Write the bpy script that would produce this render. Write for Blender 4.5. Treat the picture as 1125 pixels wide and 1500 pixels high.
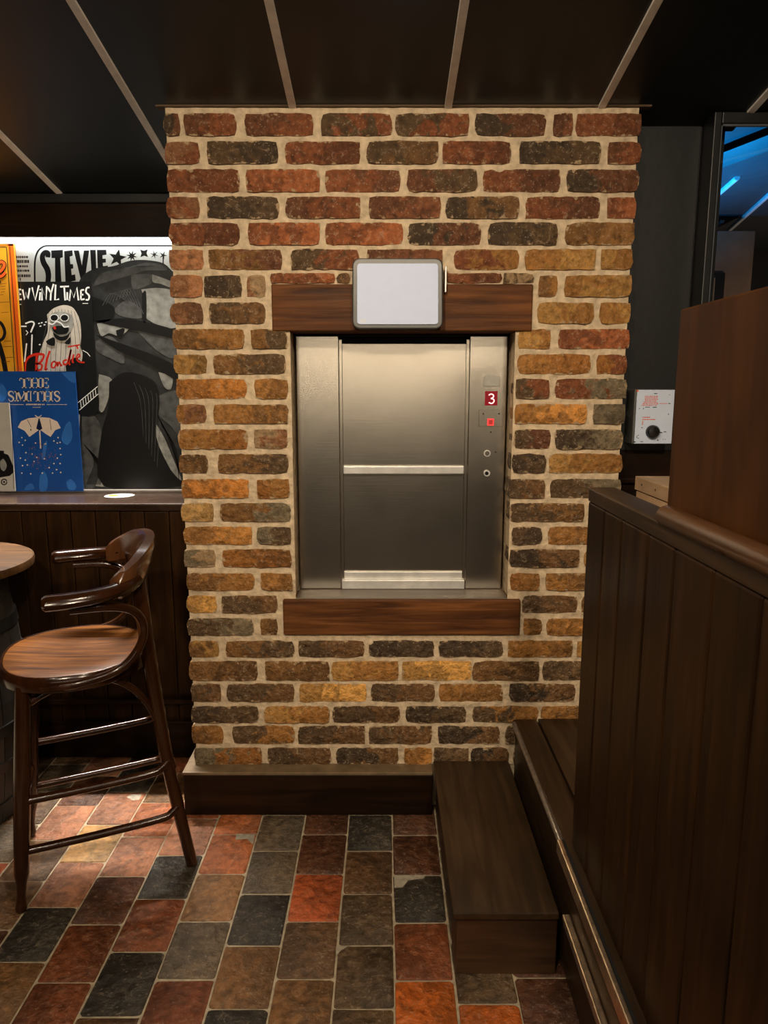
import bpy, bmesh, math, random
from mathutils import Vector, Matrix, noise

# ------------------------------------------------------------------ clear
for o in list(bpy.data.objects):
    bpy.data.objects.remove(o, do_unlink=True)
scene = bpy.context.scene
COL = scene.collection
rnd = random.Random(7)

# ------------------------------------------------------------------ camera
F, CX, CY, TH, H = 1040.0, 562.5, 750.0, math.radians(9.8), 1.35
cam = bpy.data.cameras.new('camera')
cam.sensor_fit = 'VERTICAL'; cam.sensor_height = 36; cam.lens = 36 * F / 1500
cam.clip_start = 0.05
camo = bpy.data.objects.new('camera', cam); COL.objects.link(camo)
camo.location = (0, 0, H); camo.rotation_euler = (math.pi / 2 - TH, 0, 0)
scene.camera = camo

# ------------------------------------------------------------------ world, lights, exposure
w = bpy.data.worlds.new('world'); scene.world = w; w.use_nodes = True
w.node_tree.nodes['Background'].inputs[0].default_value = (0.9, 0.75, 0.6, 1)
w.node_tree.nodes['Background'].inputs[1].default_value = 0.02
scene.view_settings.view_transform = 'Standard'
scene.view_settings.look = 'None'
scene.view_settings.gamma = 1
scene.view_settings.exposure = -0.12
scene.view_settings.use_curve_mapping = False

def lamp(name, loc, target, watts, size, col, spread=math.pi):
    l = bpy.data.lights.new(name, 'AREA'); l.shape = 'DISK'; l.size = size
    l.energy = watts; l.color = col; l.spread = spread
    o = bpy.data.objects.new(name, l); COL.objects.link(o); o.location = loc
    o.rotation_euler = (Vector(target) - Vector(loc)).to_track_quat('-Z', 'Y').to_euler()
    return o
WARM = (1.0, 0.83, 0.62)
# long warm light over the bar behind the viewer (its band shows in the steel doors)
bar = bpy.data.lights.new('bar_light', 'AREA'); bar.shape = 'RECTANGLE'; bar.size = 2.6; bar.size_y = 0.10
bar.energy = 13; bar.color = WARM
baro = bpy.data.objects.new('bar_light', bar); COL.objects.link(baro); baro.location = (0.1, -3.0, 1.64)
baro.rotation_euler = (Vector((0.0, 2.13, 1.0)) - baro.location).to_track_quat('-Z', 'Y').to_euler()
lamp('ceiling_spot', (-0.2, 0.85, 2.30), (0.0, 2.13, 0.7), 4.2, 0.10, WARM, math.radians(125))
lamp('ceiling_spot', (-1.1, 0.15, 2.42), (0.46, 1.1, 0.9), 3.0, 0.12, WARM, math.radians(95))
lamp('ceiling_spot', (-0.55, -0.5, 2.55), (-0.1, 2.13, 0.6), 14, 0.14, WARM, math.radians(120))
lamp('ceiling_spot', (0.5, -0.7, 2.55), (0.1, 2.13, 0.5), 15, 0.14, WARM, math.radians(120))

# ------------------------------------------------------------------ pixel -> world helpers
def ray(px, py):
    u = (px - CX) / F; v = (CY - py) / F
    return Vector((u, math.cos(TH) + v * math.sin(TH), -math.sin(TH) + v * math.cos(TH)))
def onY(px, py, Y):
    d = ray(px, py); t = Y / d.y
    return Vector((d.x * t, Y, H + d.z * t))
def onZ(px, py, Z):
    d = ray(px, py); t = (Z - H) / d.z
    return Vector((d.x * t, d.y * t, Z))
def lin(r, g, b, k=1.0):
    f = lambda c: ((c / 255 + 0.055) / 1.055) ** 2.4 if c > 10 else c / 255 / 12.92
    return (min(1, f(r) * k), min(1, f(g) * k), min(1, f(b) * k))

# ------------------------------------------------------------------ mesh builder
def wloc(o):
    v = Vector((0, 0, 0))
    while o is not None:
        v += o.location; o = o.parent
    return v
def tag(o, label=None, cat=None, group=None, kind=None):
    if label: o['label'] = label
    if cat: o['category'] = cat
    if group: o['group'] = group
    if kind: o['kind'] = kind
    return o
def empty(name, loc, label=None, cat=None, group=None, kind=None):
    o = bpy.data.objects.new(name, None); COL.objects.link(o); o.location = loc
    o.empty_display_size = 0.1
    return tag(o, label, cat, group, kind)
def smooth_pts(pts, n=6):
    P = [Vector(p) for p in pts]; out = []
    for i in range(len(P) - 1):
        p0 = P[max(i - 1, 0)]; p1 = P[i]; p2 = P[i + 1]; p3 = P[min(i + 2, len(P) - 1)]
        for k in range(n):
            t = k / n
            out.append(0.5 * ((2 * p1) + (p2 - p0) * t + (2 * p0 - 5 * p1 + 4 * p2 - p3) * t * t + (3 * p1 - p0 - 3 * p2 + p3) * t ** 3))
    out.append(P[-1]); return out
class MB:
    def __init__(s): s.v = []; s.f = []; s.adds = []; s.cuts = []
    def cut(s): s.cuts.append(len(s.f))
    def add(s, vs, fs):
        s.adds.append(len(s.f)); o = len(s.v); s.v += [Vector(v) for v in vs]; s.f += [[i + o for i in f] for f in fs]; return s
    def box(s, a, b):
        x0, y0, z0 = a; x1, y1, z1 = b
        if x0 > x1: x0, x1 = x1, x0
        if y0 > y1: y0, y1 = y1, y0
        if z0 > z1: z0, z1 = z1, z0
        return s.add([(x0,y0,z0),(x1,y0,z0),(x1,y1,z0),(x0,y1,z0),(x0,y0,z1),(x1,y0,z1),(x1,y1,z1),(x0,y1,z1)],
                     [(0,3,2,1),(4,5,6,7),(0,1,5,4),(1,2,6,5),(2,3,7,6),(3,0,4,7)])
    def prism(s, poly, vec):
        n = len(poly); vec = Vector(vec); P = [Vector(p) for p in poly]
        return s.add(P + [p + vec for p in P], [list(range(n))[::-1], list(range(n, 2 * n))] + [(i, (i + 1) % n, n + (i + 1) % n, n + i) for i in range(n)])
    def tube(s, pts, r, n=10, flat=(1, 1), up=(0, 0, 1), cap=True):
        P = [Vector(p) for p in pts]; m = len(P)
        R = r if isinstance(r, (list, tuple)) else [r] * m
        vs = []; upv = Vector(up)
        side = None
        for i in range(m):
            t = (P[min(i + 1, m - 1)] - P[max(i - 1, 0)]).normalized()
            if side is None:
                side = t.cross(upv)
                if side.length < 1e-3: side = t.cross(Vector((1, 0, 0)))
            side = (side - t * side.dot(t)).normalized()
            u2 = side.cross(t).normalized()
            for k in range(n):
                a = 2 * math.pi * k / n
                vs.append(P[i] + side * (math.cos(a) * R[i] * flat[0]) + u2 * (math.sin(a) * R[i] * flat[1]))
        fs = [(i*n+k, i*n+(k+1)%n, (i+1)*n+(k+1)%n, (i+1)*n+k) for i in range(m-1) for k in range(n)]
        if cap: fs += [list(range(n))[::-1], [(m-1)*n+k for k in range(n)]]
        return s.add(vs, fs)
    def lathe(s, prof, c, n=32):
        vs = [(c[0] + r * math.cos(2*math.pi*k/n), c[1] + r * math.sin(2*math.pi*k/n), c[2] + z) for r, z in prof for k in range(n)]
        m = len(prof)
        fs = [(i*n+k, i*n+(k+1)%n, (i+1)*n+(k+1)%n, (i+1)*n+k) for i in range(m-1) for k in range(n)]
        fs += [list(range(n))[::-1], [(m-1)*n+k for k in range(n)]]
        return s.add(vs, fs)
    def mesh(s, name, off=Vector((0, 0, 0))):
        me = bpy.data.meshes.new(name)
        me.from_pydata([tuple(v - off) for v in s.v], [], s.f); me.update()
        bm = bmesh.new(); bm.from_mesh(me); bmesh.ops.recalc_face_normals(bm, faces=bm.faces); bm.to_mesh(me); bm.free()
        return me
    def build(s, name, mat, parent=None, bevel=0, smooth=False, origin=None, seg=2):
        off = wloc(parent) if parent else Vector((0, 0, 0))
        org = Vector(origin) if origin is not None else off
        me = s.mesh(name, org)
        o = bpy.data.objects.new(name, me); COL.objects.link(o); o.parent = parent
        o.location = org - off
        if mat: me.materials.append(mat)
        if smooth:
            me.shade_smooth()
            try: me.set_sharp_from_angle(angle=math.radians(40))
            except Exception: pass
        if bevel:
            b = o.modifiers.new('bevel', 'BEVEL'); b.width = bevel; b.segments = seg; b.limit_method = 'ANGLE'
        return o
def box_obj(name, a, b, mat, parent=None, bevel=0.0):
    return MB().box(a, b).build(name, mat, parent, bevel)

# ------------------------------------------------------------------ materials
def base_mat(name):
    m = bpy.data.materials.new(name); m.use_nodes = True
    nt = m.node_tree; return m, nt, nt.nodes['Principled BSDF']
def N(nt, t, **kw):
    n = nt.nodes.new(t)
    for k, v in kw.items(): setattr(n, k, v)
    return n
def ramp(nt, stops):
    r = N(nt, 'ShaderNodeValToRGB'); e = r.color_ramp.elements
    while len(e) < len(stops): e.new(0.5)
    for i, (p, c) in enumerate(stops):
        e[i].position = p; e[i].color = (c[0], c[1], c[2], 1)
    return r
def plain(name, c, rough=0.5, metal=0.0, emit=None, es=0.0, var=0.12, scale=30, bump=0.05, spec=0.5, coat=0):
    m, nt, p = base_mat(name)
    tc = N(nt, 'ShaderNodeTexCoord'); nz = N(nt, 'ShaderNodeTexNoise'); nz.inputs['Scale'].default_value = scale; nz.inputs['Detail'].default_value = 5
    nt.links.new(tc.outputs['Object'], nz.inputs['Vector'])
    r = ramp(nt, [(0.3, [x * (1 - var) for x in c]), (0.7, [min(1, x * (1 + var)) for x in c])])
    nt.links.new(nz.outputs['Fac'], r.inputs['Fac']); nt.links.new(r.outputs['Color'], p.inputs['Base Color'])
    p.inputs['Roughness'].default_value = rough; p.inputs['Metallic'].default_value = metal
    p.inputs['Specular IOR Level'].default_value = spec; p.inputs['Coat Weight'].default_value = coat
    if bump:
        b = N(nt, 'ShaderNodeBump'); b.inputs['Strength'].default_value = bump; b.inputs['Distance'].default_value = 0.01
        nt.links.new(nz.outputs['Fac'], b.inputs['Height']); nt.links.new(b.outputs['Normal'], p.inputs['Normal'])
    if emit:
        p.inputs['Emission Color'].default_value = (*emit, 1); p.inputs['Emission Strength'].default_value = es
    return m
def wood(name, c1, c2, stretch=(12, 12, 1.2), rough=0.4, bump=0.12, coat=0.0, scale=3.0, spec=0.5):
    m, nt, p = base_mat(name)
    tc = N(nt, 'ShaderNodeTexCoord'); mp = N(nt, 'ShaderNodeMapping'); mp.inputs['Scale'].default_value = stretch
    oi = N(nt, 'ShaderNodeObjectInfo'); ad = N(nt, 'ShaderNodeVectorMath', operation='ADD')
    sc = N(nt, 'ShaderNodeMath', operation='MULTIPLY'); sc.inputs[1].default_value = 13.0
    nt.links.new(oi.outputs['Random'], sc.inputs[0]); nt.links.new(tc.outputs['Object'], ad.inputs[0]); nt.links.new(sc.outputs[0], ad.inputs[1])
    nt.links.new(ad.outputs[0], mp.inputs['Vector'])
    nz = N(nt, 'ShaderNodeTexNoise'); nz.inputs['Scale'].default_value = scale; nz.inputs['Detail'].default_value = 8; nz.inputs['Distortion'].default_value = 0.6
    nt.links.new(mp.outputs[0], nz.inputs['Vector'])
    n2 = N(nt, 'ShaderNodeTexNoise'); n2.inputs['Scale'].default_value = 5; n2.inputs['Detail'].default_value = 3
    nt.links.new(ad.outputs[0], n2.inputs['Vector'])
    r = ramp(nt, [(0.28, c1), (0.55, [(a + b) / 2 for a, b in zip(c1, c2)]), (0.75, c2)])
    nt.links.new(nz.outputs['Fac'], r.inputs['Fac'])
    mx = N(nt, 'ShaderNodeMix', data_type='RGBA', blend_type='MULTIPLY'); mx.inputs[0].default_value = 0.6
    r2 = ramp(nt, [(0.3, (0.5, 0.48, 0.45)), (0.7, (1.3, 1.25, 1.2))])
    nt.links.new(n2.outputs['Fac'], r2.inputs['Fac'])
    nt.links.new(r.outputs['Color'], mx.inputs[6]); nt.links.new(r2.outputs['Color'], mx.inputs[7])
    nt.links.new(mx.outputs[2], p.inputs['Base Color'])
    rr = N(nt, 'ShaderNodeMapRange'); rr.inputs['To Min'].default_value = rough * 0.8; rr.inputs['To Max'].default_value = rough * 1.3
    nt.links.new(n2.outputs['Fac'], rr.inputs['Value']); nt.links.new(rr.outputs[0], p.inputs['Roughness'])
    p.inputs['Coat Weight'].default_value = coat; p.inputs['Coat Roughness'].default_value = 0.15
    p.inputs['Specular IOR Level'].default_value = spec
    b = N(nt, 'ShaderNodeBump'); b.inputs['Strength'].default_value = bump; b.inputs['Distance'].default_value = 0.006
    nt.links.new(nz.outputs['Fac'], b.inputs['Height']); nt.links.new(b.outputs['Normal'], p.inputs['Normal'])
    return m
def two_tone(name, rough, bump, nscale, pit, spec=0.5, gloss=0.15, lines=0.5, smear=False):
    """colour of each piece from its own col_a / col_b properties, mixed by noise"""
    m, nt, p = base_mat(name); L = nt.links
    tc = N(nt, 'ShaderNodeTexCoord'); oi = N(nt, 'ShaderNodeObjectInfo')
    sc = N(nt, 'ShaderNodeMath', operation='MULTIPLY'); sc.inputs[1].default_value = 57.0
    ad = N(nt, 'ShaderNodeVectorMath', operation='ADD')
    L.new(oi.outputs['Random'], sc.inputs[0]); L.new(tc.outputs['Object'], ad.inputs[0]); L.new(sc.outputs[0], ad.inputs[1])
    a = N(nt, 'ShaderNodeAttribute', attribute_type='OBJECT', attribute_name='col_a')
    bb = N(nt, 'ShaderNodeAttribute', attribute_type='OBJECT', attribute_name='col_b')
    n1 = N(nt, 'ShaderNodeTexNoise'); n1.inputs['Scale'].default_value = nscale; n1.inputs['Detail'].default_value = 4; n1.inputs['Distortion'].default_value = 0.8
    L.new(ad.outputs[0], n1.inputs['Vector'])
    sx = N(nt, 'ShaderNodeSeparateXYZ'); L.new(tc.outputs['Generated'], sx.inputs[0])
    m1 = N(nt, 'ShaderNodeMath', operation='MULTIPLY_ADD'); m1.inputs[1].default_value = 2.4; m1.inputs[2].default_value = -1.2
    L.new(n1.outputs['Fac'], m1.inputs[0])
    m2 = N(nt, 'ShaderNodeMath', operation='ADD'); L.new(sx.outputs['X'], m2.inputs[0]); L.new(m1.outputs[0], m2.inputs[1])
    r0 = ramp(nt, [(0.40, (0, 0, 0)), (0.60, (1, 1, 1))]); L.new(m2.outputs[0], r0.inputs['Fac'])
    mx = N(nt, 'ShaderNodeMix', data_type='RGBA'); L.new(r0.outputs['Color'], mx.inputs[0]); L.new(a.outputs['Color'], mx.inputs[6]); L.new(bb.outputs['Color'], mx.inputs[7])
    n2 = N(nt, 'ShaderNodeTexNoise'); n2.inputs['Scale'].default_value = nscale * 2.6; n2.inputs['Detail'].default_value = 7; n2.inputs['Roughness'].default_value = 0.65
    L.new(ad.outputs[0], n2.inputs['Vector'])
    r2 = ramp(nt, [(0.32, (0.42, 0.40, 0.38)), (0.5, (0.95, 0.95, 0.95)), (0.70, (1.45, 1.38, 1.3))]); L.new(n2.outputs['Fac'], r2.inputs['Fac'])
    mm = N(nt, 'ShaderNodeMix', data_type='RGBA', blend_type='MULTIPLY'); mm.inputs[0].default_value = 0.85
    L.new(mx.outputs[2], mm.inputs[6]); L.new(r2.outputs['Color'], mm.inputs[7])
    # pale flecks: specular glints painted into the colour
    vo = N(nt, 'ShaderNodeTexVoronoi'); vo.inputs['Scale'].default_value = pit; L.new(ad.outputs[0], vo.inputs['Vector'])
    r3 = ramp(nt, [(0.10, (1, 1, 1)), (0.17, (0, 0, 0))]); L.new(vo.outputs['Distance'], r3.inputs['Fac'])
    fl = N(nt, 'ShaderNodeMix', data_type='RGBA'); fl.inputs[7].default_value = (0.5, 0.4, 0.28, 1)
    fm = N(nt, 'ShaderNodeMath', operation='MULTIPLY'); fm.inputs[1].default_value = gloss * 2; L.new(r3.outputs['Color'], fm.inputs[0])
    L.new(fm.outputs[0], fl.inputs[0]); L.new(mm.outputs[2], fl.inputs[6])
    # thin pale scratch lines along noise contours
    n3 = N(nt, 'ShaderNodeTexNoise'); n3.inputs['Scale'].default_value = nscale * 1.5; n3.inputs['Detail'].default_value = 2; n3.inputs['Distortion'].default_value = 1.2
    L.new(ad.outputs[0], n3.inputs['Vector'])
    rl = ramp(nt, [(0.470, (0, 0, 0)), (0.500, (1, 1, 1)), (0.530, (0, 0, 0))]); L.new(n3.outputs['Fac'], rl.inputs['Fac'])
    rg = ramp(nt, [(0.48, (0, 0, 0)), (0.58, (1, 1, 1))]); L.new(n2.outputs['Fac'], rg.inputs['Fac'])
    lm = N(nt, 'ShaderNodeMath', operation='MULTIPLY'); L.new(rl.outputs['Color'], lm.inputs[0]); L.new(rg.outputs['Color'], lm.inputs[1])
    lm2 = N(nt, 'ShaderNodeMath', operation='MULTIPLY'); lm2.inputs[1].default_value = lines; L.new(lm.outputs[0], lm2.inputs[0])
    ln = N(nt, 'ShaderNodeMix', data_type='RGBA'); ln.inputs[7].default_value = (0.42, 0.32, 0.21, 1)
    L.new(lm2.outputs[0], ln.inputs[0]); L.new(fl.outputs[2], ln.inputs[6])
    last = ln
    if smear:
        def edge(out, size):
            a1 = N(nt, 'ShaderNodeMath', operation='PINGPONG'); a1.inputs[1].default_value = 0.5; L.new(out, a1.inputs[0])
            a2 = N(nt, 'ShaderNodeMath', operation='MULTIPLY'); a2.inputs[1].default_value = size; L.new(a1.outputs[0], a2.inputs[0]); return a2
        e1 = edge(sx.outputs['X'], 0.19); e2 = edge(sx.outputs['Z'], 0.062)
        mn = N(nt, 'ShaderNodeMath', operation='MINIMUM'); L.new(e1.outputs[0], mn.inputs[0]); L.new(e2.outputs[0], mn.inputs[1])
        n4 = N(nt, 'ShaderNodeTexNoise'); n4.inputs['Scale'].default_value = 55; n4.inputs['Detail'].default_value = 5; L.new(ad.outputs[0], n4.inputs['Vector'])
        k4 = N(nt, 'ShaderNodeMath', operation='MULTIPLY_ADD'); k4.inputs[1].default_value = 0.060; k4.inputs[2].default_value = -0.0300; L.new(n4.outputs['Fac'], k4.inputs[0])
        df = N(nt, 'ShaderNodeMath', operation='SUBTRACT'); L.new(k4.outputs[0], df.inputs[0]); L.new(mn.outputs[0], df.inputs[1])
        rs = ramp(nt, [(0.0, (0, 0, 0)), (0.0012, (1, 1, 1))]); L.new(df.outputs[0], rs.inputs['Fac'])
        sm = N(nt, 'ShaderNodeMix', data_type='RGBA'); sm.inputs[7].default_value = (*lin(168, 142, 108, 1.15), 1)
        L.new(rs.outputs['Color'], sm.inputs[0]); L.new(ln.outputs[2], sm.inputs[6]); last = sm
    L.new(last.outputs[2], p.inputs['Base Color'])
    p.inputs['Roughness'].default_value = rough; p.inputs['Specular IOR Level'].default_value = spec
    hs = N(nt, 'ShaderNodeMath', operation='ADD'); L.new(n2.outputs['Fac'], hs.inputs[0]); L.new(n1.outputs['Fac'], hs.inputs[1])
    b = N(nt, 'ShaderNodeBump'); b.inputs['Strength'].default_value = bump; b.inputs['Distance'].default_value = 0.012
    L.new(hs.outputs[0], b.inputs['Height']); L.new(b.outputs['Normal'], p.inputs['Normal'])
    return m
def steel(name, c, rough, stretch=(2, 2, 120)):
    m, nt, p = base_mat(name); L = nt.links
    tc = N(nt, 'ShaderNodeTexCoord'); mp = N(nt, 'ShaderNodeMapping'); mp.inputs['Scale'].default_value = stretch
    L.new(tc.outputs['Object'], mp.inputs[0])
    nz = N(nt, 'ShaderNodeTexNoise'); nz.inputs['Scale'].default_value = 4; nz.inputs['Detail'].default_value = 6; L.new(mp.outputs[0], nz.inputs['Vector'])
    n2 = N(nt, 'ShaderNodeTexNoise'); n2.inputs['Scale'].default_value = 6; n2.inputs['Detail'].default_value = 5; n2.inputs['Distortion'].default_value = 1.0; L.new(tc.outputs['Object'], n2.inputs['Vector'])
    rr = N(nt, 'ShaderNodeMapRange'); rr.inputs['To Min'].default_value = rough * 0.95; rr.inputs['To Max'].default_value = rough * 1.08
    L.new(n2.outputs['Fac'], rr.inputs['Value']); L.new(rr.outputs[0], p.inputs['Roughness'])
    r = ramp(nt, [(0.3, [x * 0.93 for x in c]), (0.7, c)]); L.new(n2.outputs['Fac'], r.inputs['Fac']); L.new(r.outputs['Color'], p.inputs['Base Color'])
    p.inputs['Metallic'].default_value = 1.0
    b = N(nt, 'ShaderNodeBump'); b.inputs['Strength'].default_value = 0.05; b.inputs['Distance'].default_value = 0.002
    L.new(nz.outputs['Fac'], b.inputs['Height']); L.new(b.outputs['Normal'], p.inputs['Normal'])
    return m

M = {}
M['brick'] = two_tone('brick_clay', 0.50, 1.0, 22, 85, 0.35, 0.25, 0.55, True)
M['tile'] = two_tone('quarry_tile', 0.40, 0.8, 18, 60, 0.5, 0.12, 0.30)
M['mortar'] = plain('mortar', lin(178, 158, 130, 1.3), 0.8, var=0.25, scale=45, bump=0.8, spec=0.2)
M['grout'] = plain('grout', lin(150, 136, 112, 1.1), 0.8, var=0.3, scale=40, bump=0.4)
M['ceil'] = plain('ceiling_black', (0.0080, 0.0115, 0.0128), 0.40, var=0.08, scale=8, bump=0.01, spec=.45)
M['strip'] = plain('strip_grey', (.86, .82, .75), 0.4, var=0.1)
M['dark'] = wood('wood_dark', (0.012, 0.0050, 0.0012), (0.044, 0.0180, 0.0042), (14, 14, 1.2), 0.42, 0.10, spec=.18)
M['dark_h'] = wood('wood_dark_h', (0.007, 0.0030, 0.0010), (0.022, 0.0090, 0.0028), (1.2, 14, 14), 0.38, 0.10, spec=.2)
M['dark_y'] = wood('wood_dark_y', (0.020, 0.0105, 0.0042), (0.060, 0.032, 0.014), (14, 1.2, 14), 0.40, 0.15, spec=.35)
M['panelw'] = wood('wood_panel', (0.036, 0.0120, 0.0023), (0.100, 0.035, 0.0070), (6, 6, 1.0), 0.45, 0.05, spec=.18)
M['beam'] = wood('wood_beam', (0.042, 0.0125, 0.0028), (0.20, 0.072, 0.0180), (1.2, 16, 16), 0.6, 0.6, spec=.2)
M['sillw'] = wood('wood_sill', (0.07, 0.05, 0.032), (0.16, 0.12, 0.08), (1.2, 12, 12), 0.45, 0.2)
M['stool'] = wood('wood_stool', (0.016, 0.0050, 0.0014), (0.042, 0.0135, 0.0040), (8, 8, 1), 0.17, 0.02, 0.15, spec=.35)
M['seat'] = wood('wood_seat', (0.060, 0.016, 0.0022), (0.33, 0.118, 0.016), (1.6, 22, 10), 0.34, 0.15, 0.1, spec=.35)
M['table'] = wood('wood_table', (0.030, 0.012, 0.003), (0.12, 0.055, 0.015), (1.2, 14, 12), 0.6, 0.1, spec=.15)
M['barrel'] = wood('wood_barrel', (0.012, 0.010, 0.008), (0.035, 0.028, 0.022), (12, 12, 1.2), 0.5, 0.1)
M['pine'] = wood('wood_pine', (0.46, 0.30, 0.17), (0.66, 0.47, 0.29), (10, 10, 1), 0.55, 0.05)
M['pine_h'] = wood('wood_pine_h', (0.46, 0.30, 0.17), (0.64, 0.45, 0.28), (10, 1, 10), 0.55, 0.05)
M['hoop'] = plain('hoop_iron', (0.05, 0.048, 0.045), 0.45, 0.9)
M['steel'] = steel('steel_brushed', (0.56, 0.51, 0.43), 0.24)
M['steel_l'] = plain('aluminium', (0.66, 0.64, 0.60), .45, .55, var=.12, scale=25)
M['black'] = plain('black_gloss', (0.008, 0.008, 0.008), 0.3, var=0)
M['blackw'] = plain('black_paint', (0.005, 0.005, 0.005), 0.45, var=0.1)
M['void'] = plain('shaft_dark', (0.004, 0.004, 0.004), 0.8, var=0)
M['white'] = plain('white_sheet', (0.58, 0.66, 0.88), 0.5, var=0.02, bump=0)
M['frame'] = plain('frame_grey', (0.10, 0.098, 0.092), 0.38, 0.6, var=0.05, bump=0)
M['led'] = plain('led_red', (0.3, 0.01, 0.01), 0.4, emit=(1.0, 0.06, 0.05), es=1.1, var=0, bump=0)
M['led_w'] = plain('led_digit', (0.8, 0.3, 0.3), 0.4, emit=(1.0, 0.55, 0.5), es=2.2, var=0, bump=0)
M['led_dim'] = plain('led_screen', (0.05, 0.0, 0.002), 0.25, emit=(0.7, 0.0, 0.02), es=0.3, var=0, bump=0)
M['brass'] = plain('nosing_metal', (0.55, 0.43, 0.30), 0.32, 0.9, var=0.3, scale=60)
M['nos_steel'] = plain('nosing_steel', (0.42, 0.41, 0.40), 0.3, 0.9, var=0.25, scale=60)

# ------------------------------------------------------------------ layout constants
YP = 2.13                                   # pillar face
PX0, PX1 = -0.614, 0.715
CEIL0, CSL = 2.515, 0.183                   # ceiling height at Y=0 and its fall per metre
def cz(y): return CEIL0 - CSL * y
YW, YB = 2.455, 2.73                        # panelled dado wall / wall with posters above it
ZL = 0.957                                  # ledge height
YR = 2.23                                   # dark wall right of pillar

# ================================================================== FLOOR
fr_ = MB().box((-3.2, -3.4, -0.05), (3.2, 0.80, -0.001)).build('floor_rear', plain('floor_rear', lin(70, 48, 32), .5, var=.5, scale=6))
tag(fr_, 'dim tile floor behind the viewer', 'floor', kind='structure')
fl = MB().box((-3.2, 0.80, -0.05), (3.2, 2.50, -0.0022)).build('floor', M['grout'])
tag(fl, 'old quarry tile floor in staggered columns with pale grout', 'floor', kind='structure')
TC = {'D': (60, 52, 44), 'K': (54, 47, 37), 'O': (184, 90, 46), 'Q': (182, 92, 32), 'R': (118, 64, 35), 'r': (84, 50, 30), 'B': (98, 70, 44),
      'b': (86, 66, 44), 'G': (93, 78, 60), 'P': (150, 98, 68), 'T': (176, 134, 84), 'X': (126, 88, 52), 'A': (164, 92, 50)}
TW = 0.1386; TLN = 0.1815; G = 0.0044
x_ref = 0.026
def tile_mesh(wd, ln, seed):
    r = random.Random(seed); t = 0.004
    cr = [r.uniform(0.003, 0.010) for _ in range(4)]
    hw, hl = wd / 2, ln / 2; pts = []
    for (sx, sy, c, a0) in ((1, 1, cr[0], 0), (-1, 1, cr[1], 90), (-1, -1, cr[2], 180), (1, -1, cr[3], 270)):
        for k in range(3):
            a = math.radians(a0 + 45 * k)
            pts.append(Vector((sx * (hw - c) + c * math.cos(a), sy * (hl - c) + c * math.sin(a), 0)))
    jit = [Vector((r.uniform(-.0012, .0012), r.uniform(-.0012, .0012), 0)) for _ in pts]
    pts = [p + j for p, j in zip(pts, jit)]
    n = len(pts); b = MB()
    b.add([p + Vector((0, 0, -0.012)) for p in pts] + [p + Vector((0, 0, t - .0022)) for p in pts] + [Vector((p.x * .965, p.y * .972, t + r.uniform(-.0004, .0004))) for p in pts],
          [(i, (i+1) % n, n + (i+1) % n, n + i) for i in range(n)] + [(n + i, n + (i+1) % n, 2*n + (i+1) % n, 2*n + i) for i in range(n)] + [list(range(2*n, 3*n))])
    me = b.mesh('tile'); me.materials.append(M['tile']); me.shade_smooth(); me.set_sharp_from_angle(angle=math.radians(55)); return me
tmesh = [tile_mesh(TW - G, TLN - G, i) for i in range(12)]
# column k lies between joint J(k) and J(k+1), counted from the joint at x_ref; first listed joint Y, colours from that joint towards viewer (first = behind it)
COLS = {0: (1.981, 'rrKRQO'), 1: (1.9175, 'bbbbQQ'), 2: (1.99, 'rrrrrr'), -1: (1.905, 'KBbbbB'), -2: (1.985, 'rrOBXB'), -3: (1.905, 'GGKXKR'), -4: (1.985, 'AAXGRK'),
        -5: (1.885, 'PKRKBr'), -6: (1.975, 'APrRRB'), -7: (2.036, 'PTPKXR'), -8: (1.957, 'PBBrRB'), -9: (2.036, 'BGOGBr'), -10: (1.957, 'RBKBGr')}
for k in range(-13, 4):
    y0, cols = COLS.get(k, (1.90 + 0.09 * (k % 2), None))
    for j in range(-3, 6):
        ya = y0 - (j - 1) * TLN + 0.0      # far edge of tile j (tile 0 is behind joint y0)
        yb = ya - TLN
        if ya > 2.62 or yb < 0.81: continue
        code = cols[j] if cols and 0 <= j < len(cols) else rnd.choice('RrBbKGXAP')
        xc = x_ref + (k + 0.5) * TW
        yc = (ya + yb) / 2
        o = bpy.data.objects.new('tile', tmesh[rnd.randrange(12)]); COL.objects.link(o); o.parent = fl
        o.location = (xc + 0.006 * (yc - 2.0) * 0.6, yc, -0.004 + rnd.uniform(0, 0.0012))
        o.rotation_euler = (rnd.uniform(-.006, .006), rnd.uniform(-.006, .006), rnd.uniform(-.008, .008) + (math.pi if rnd.random() < .5 else 0))
        c = TC[code]; jt = rnd.uniform(0.88, 1.12)
        o['col_a'] = list(lin(*c, 1.15 * jt)); o['col_b'] = list(lin(c[0] * .86, c[1] * .88, c[2] * .92, 1.1 * jt))

M['cement'] = plain('cement', lin(150, 140, 122), .75, var=.25, scale=60, bump=.4)
for pts in ([(173, 1164), (208, 1164), (204, 1172), (195, 1173), (185, 1168)], [(346, 1222), (373, 1222), (371, 1238), (362, 1229), (345, 1230)],
            [(577, 1283), (625, 1282), (620, 1287), (598, 1290), (590, 1300), (578, 1301)], [(492, 1388), (509, 1387), (498, 1394), (492, 1402)]):
    P = [onZ(x_, y_, .0002) for x_, y_ in pts]
    MB().prism(P, (0, 0, .0012)).build('cement_patch', M['cement'], fl)

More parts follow.
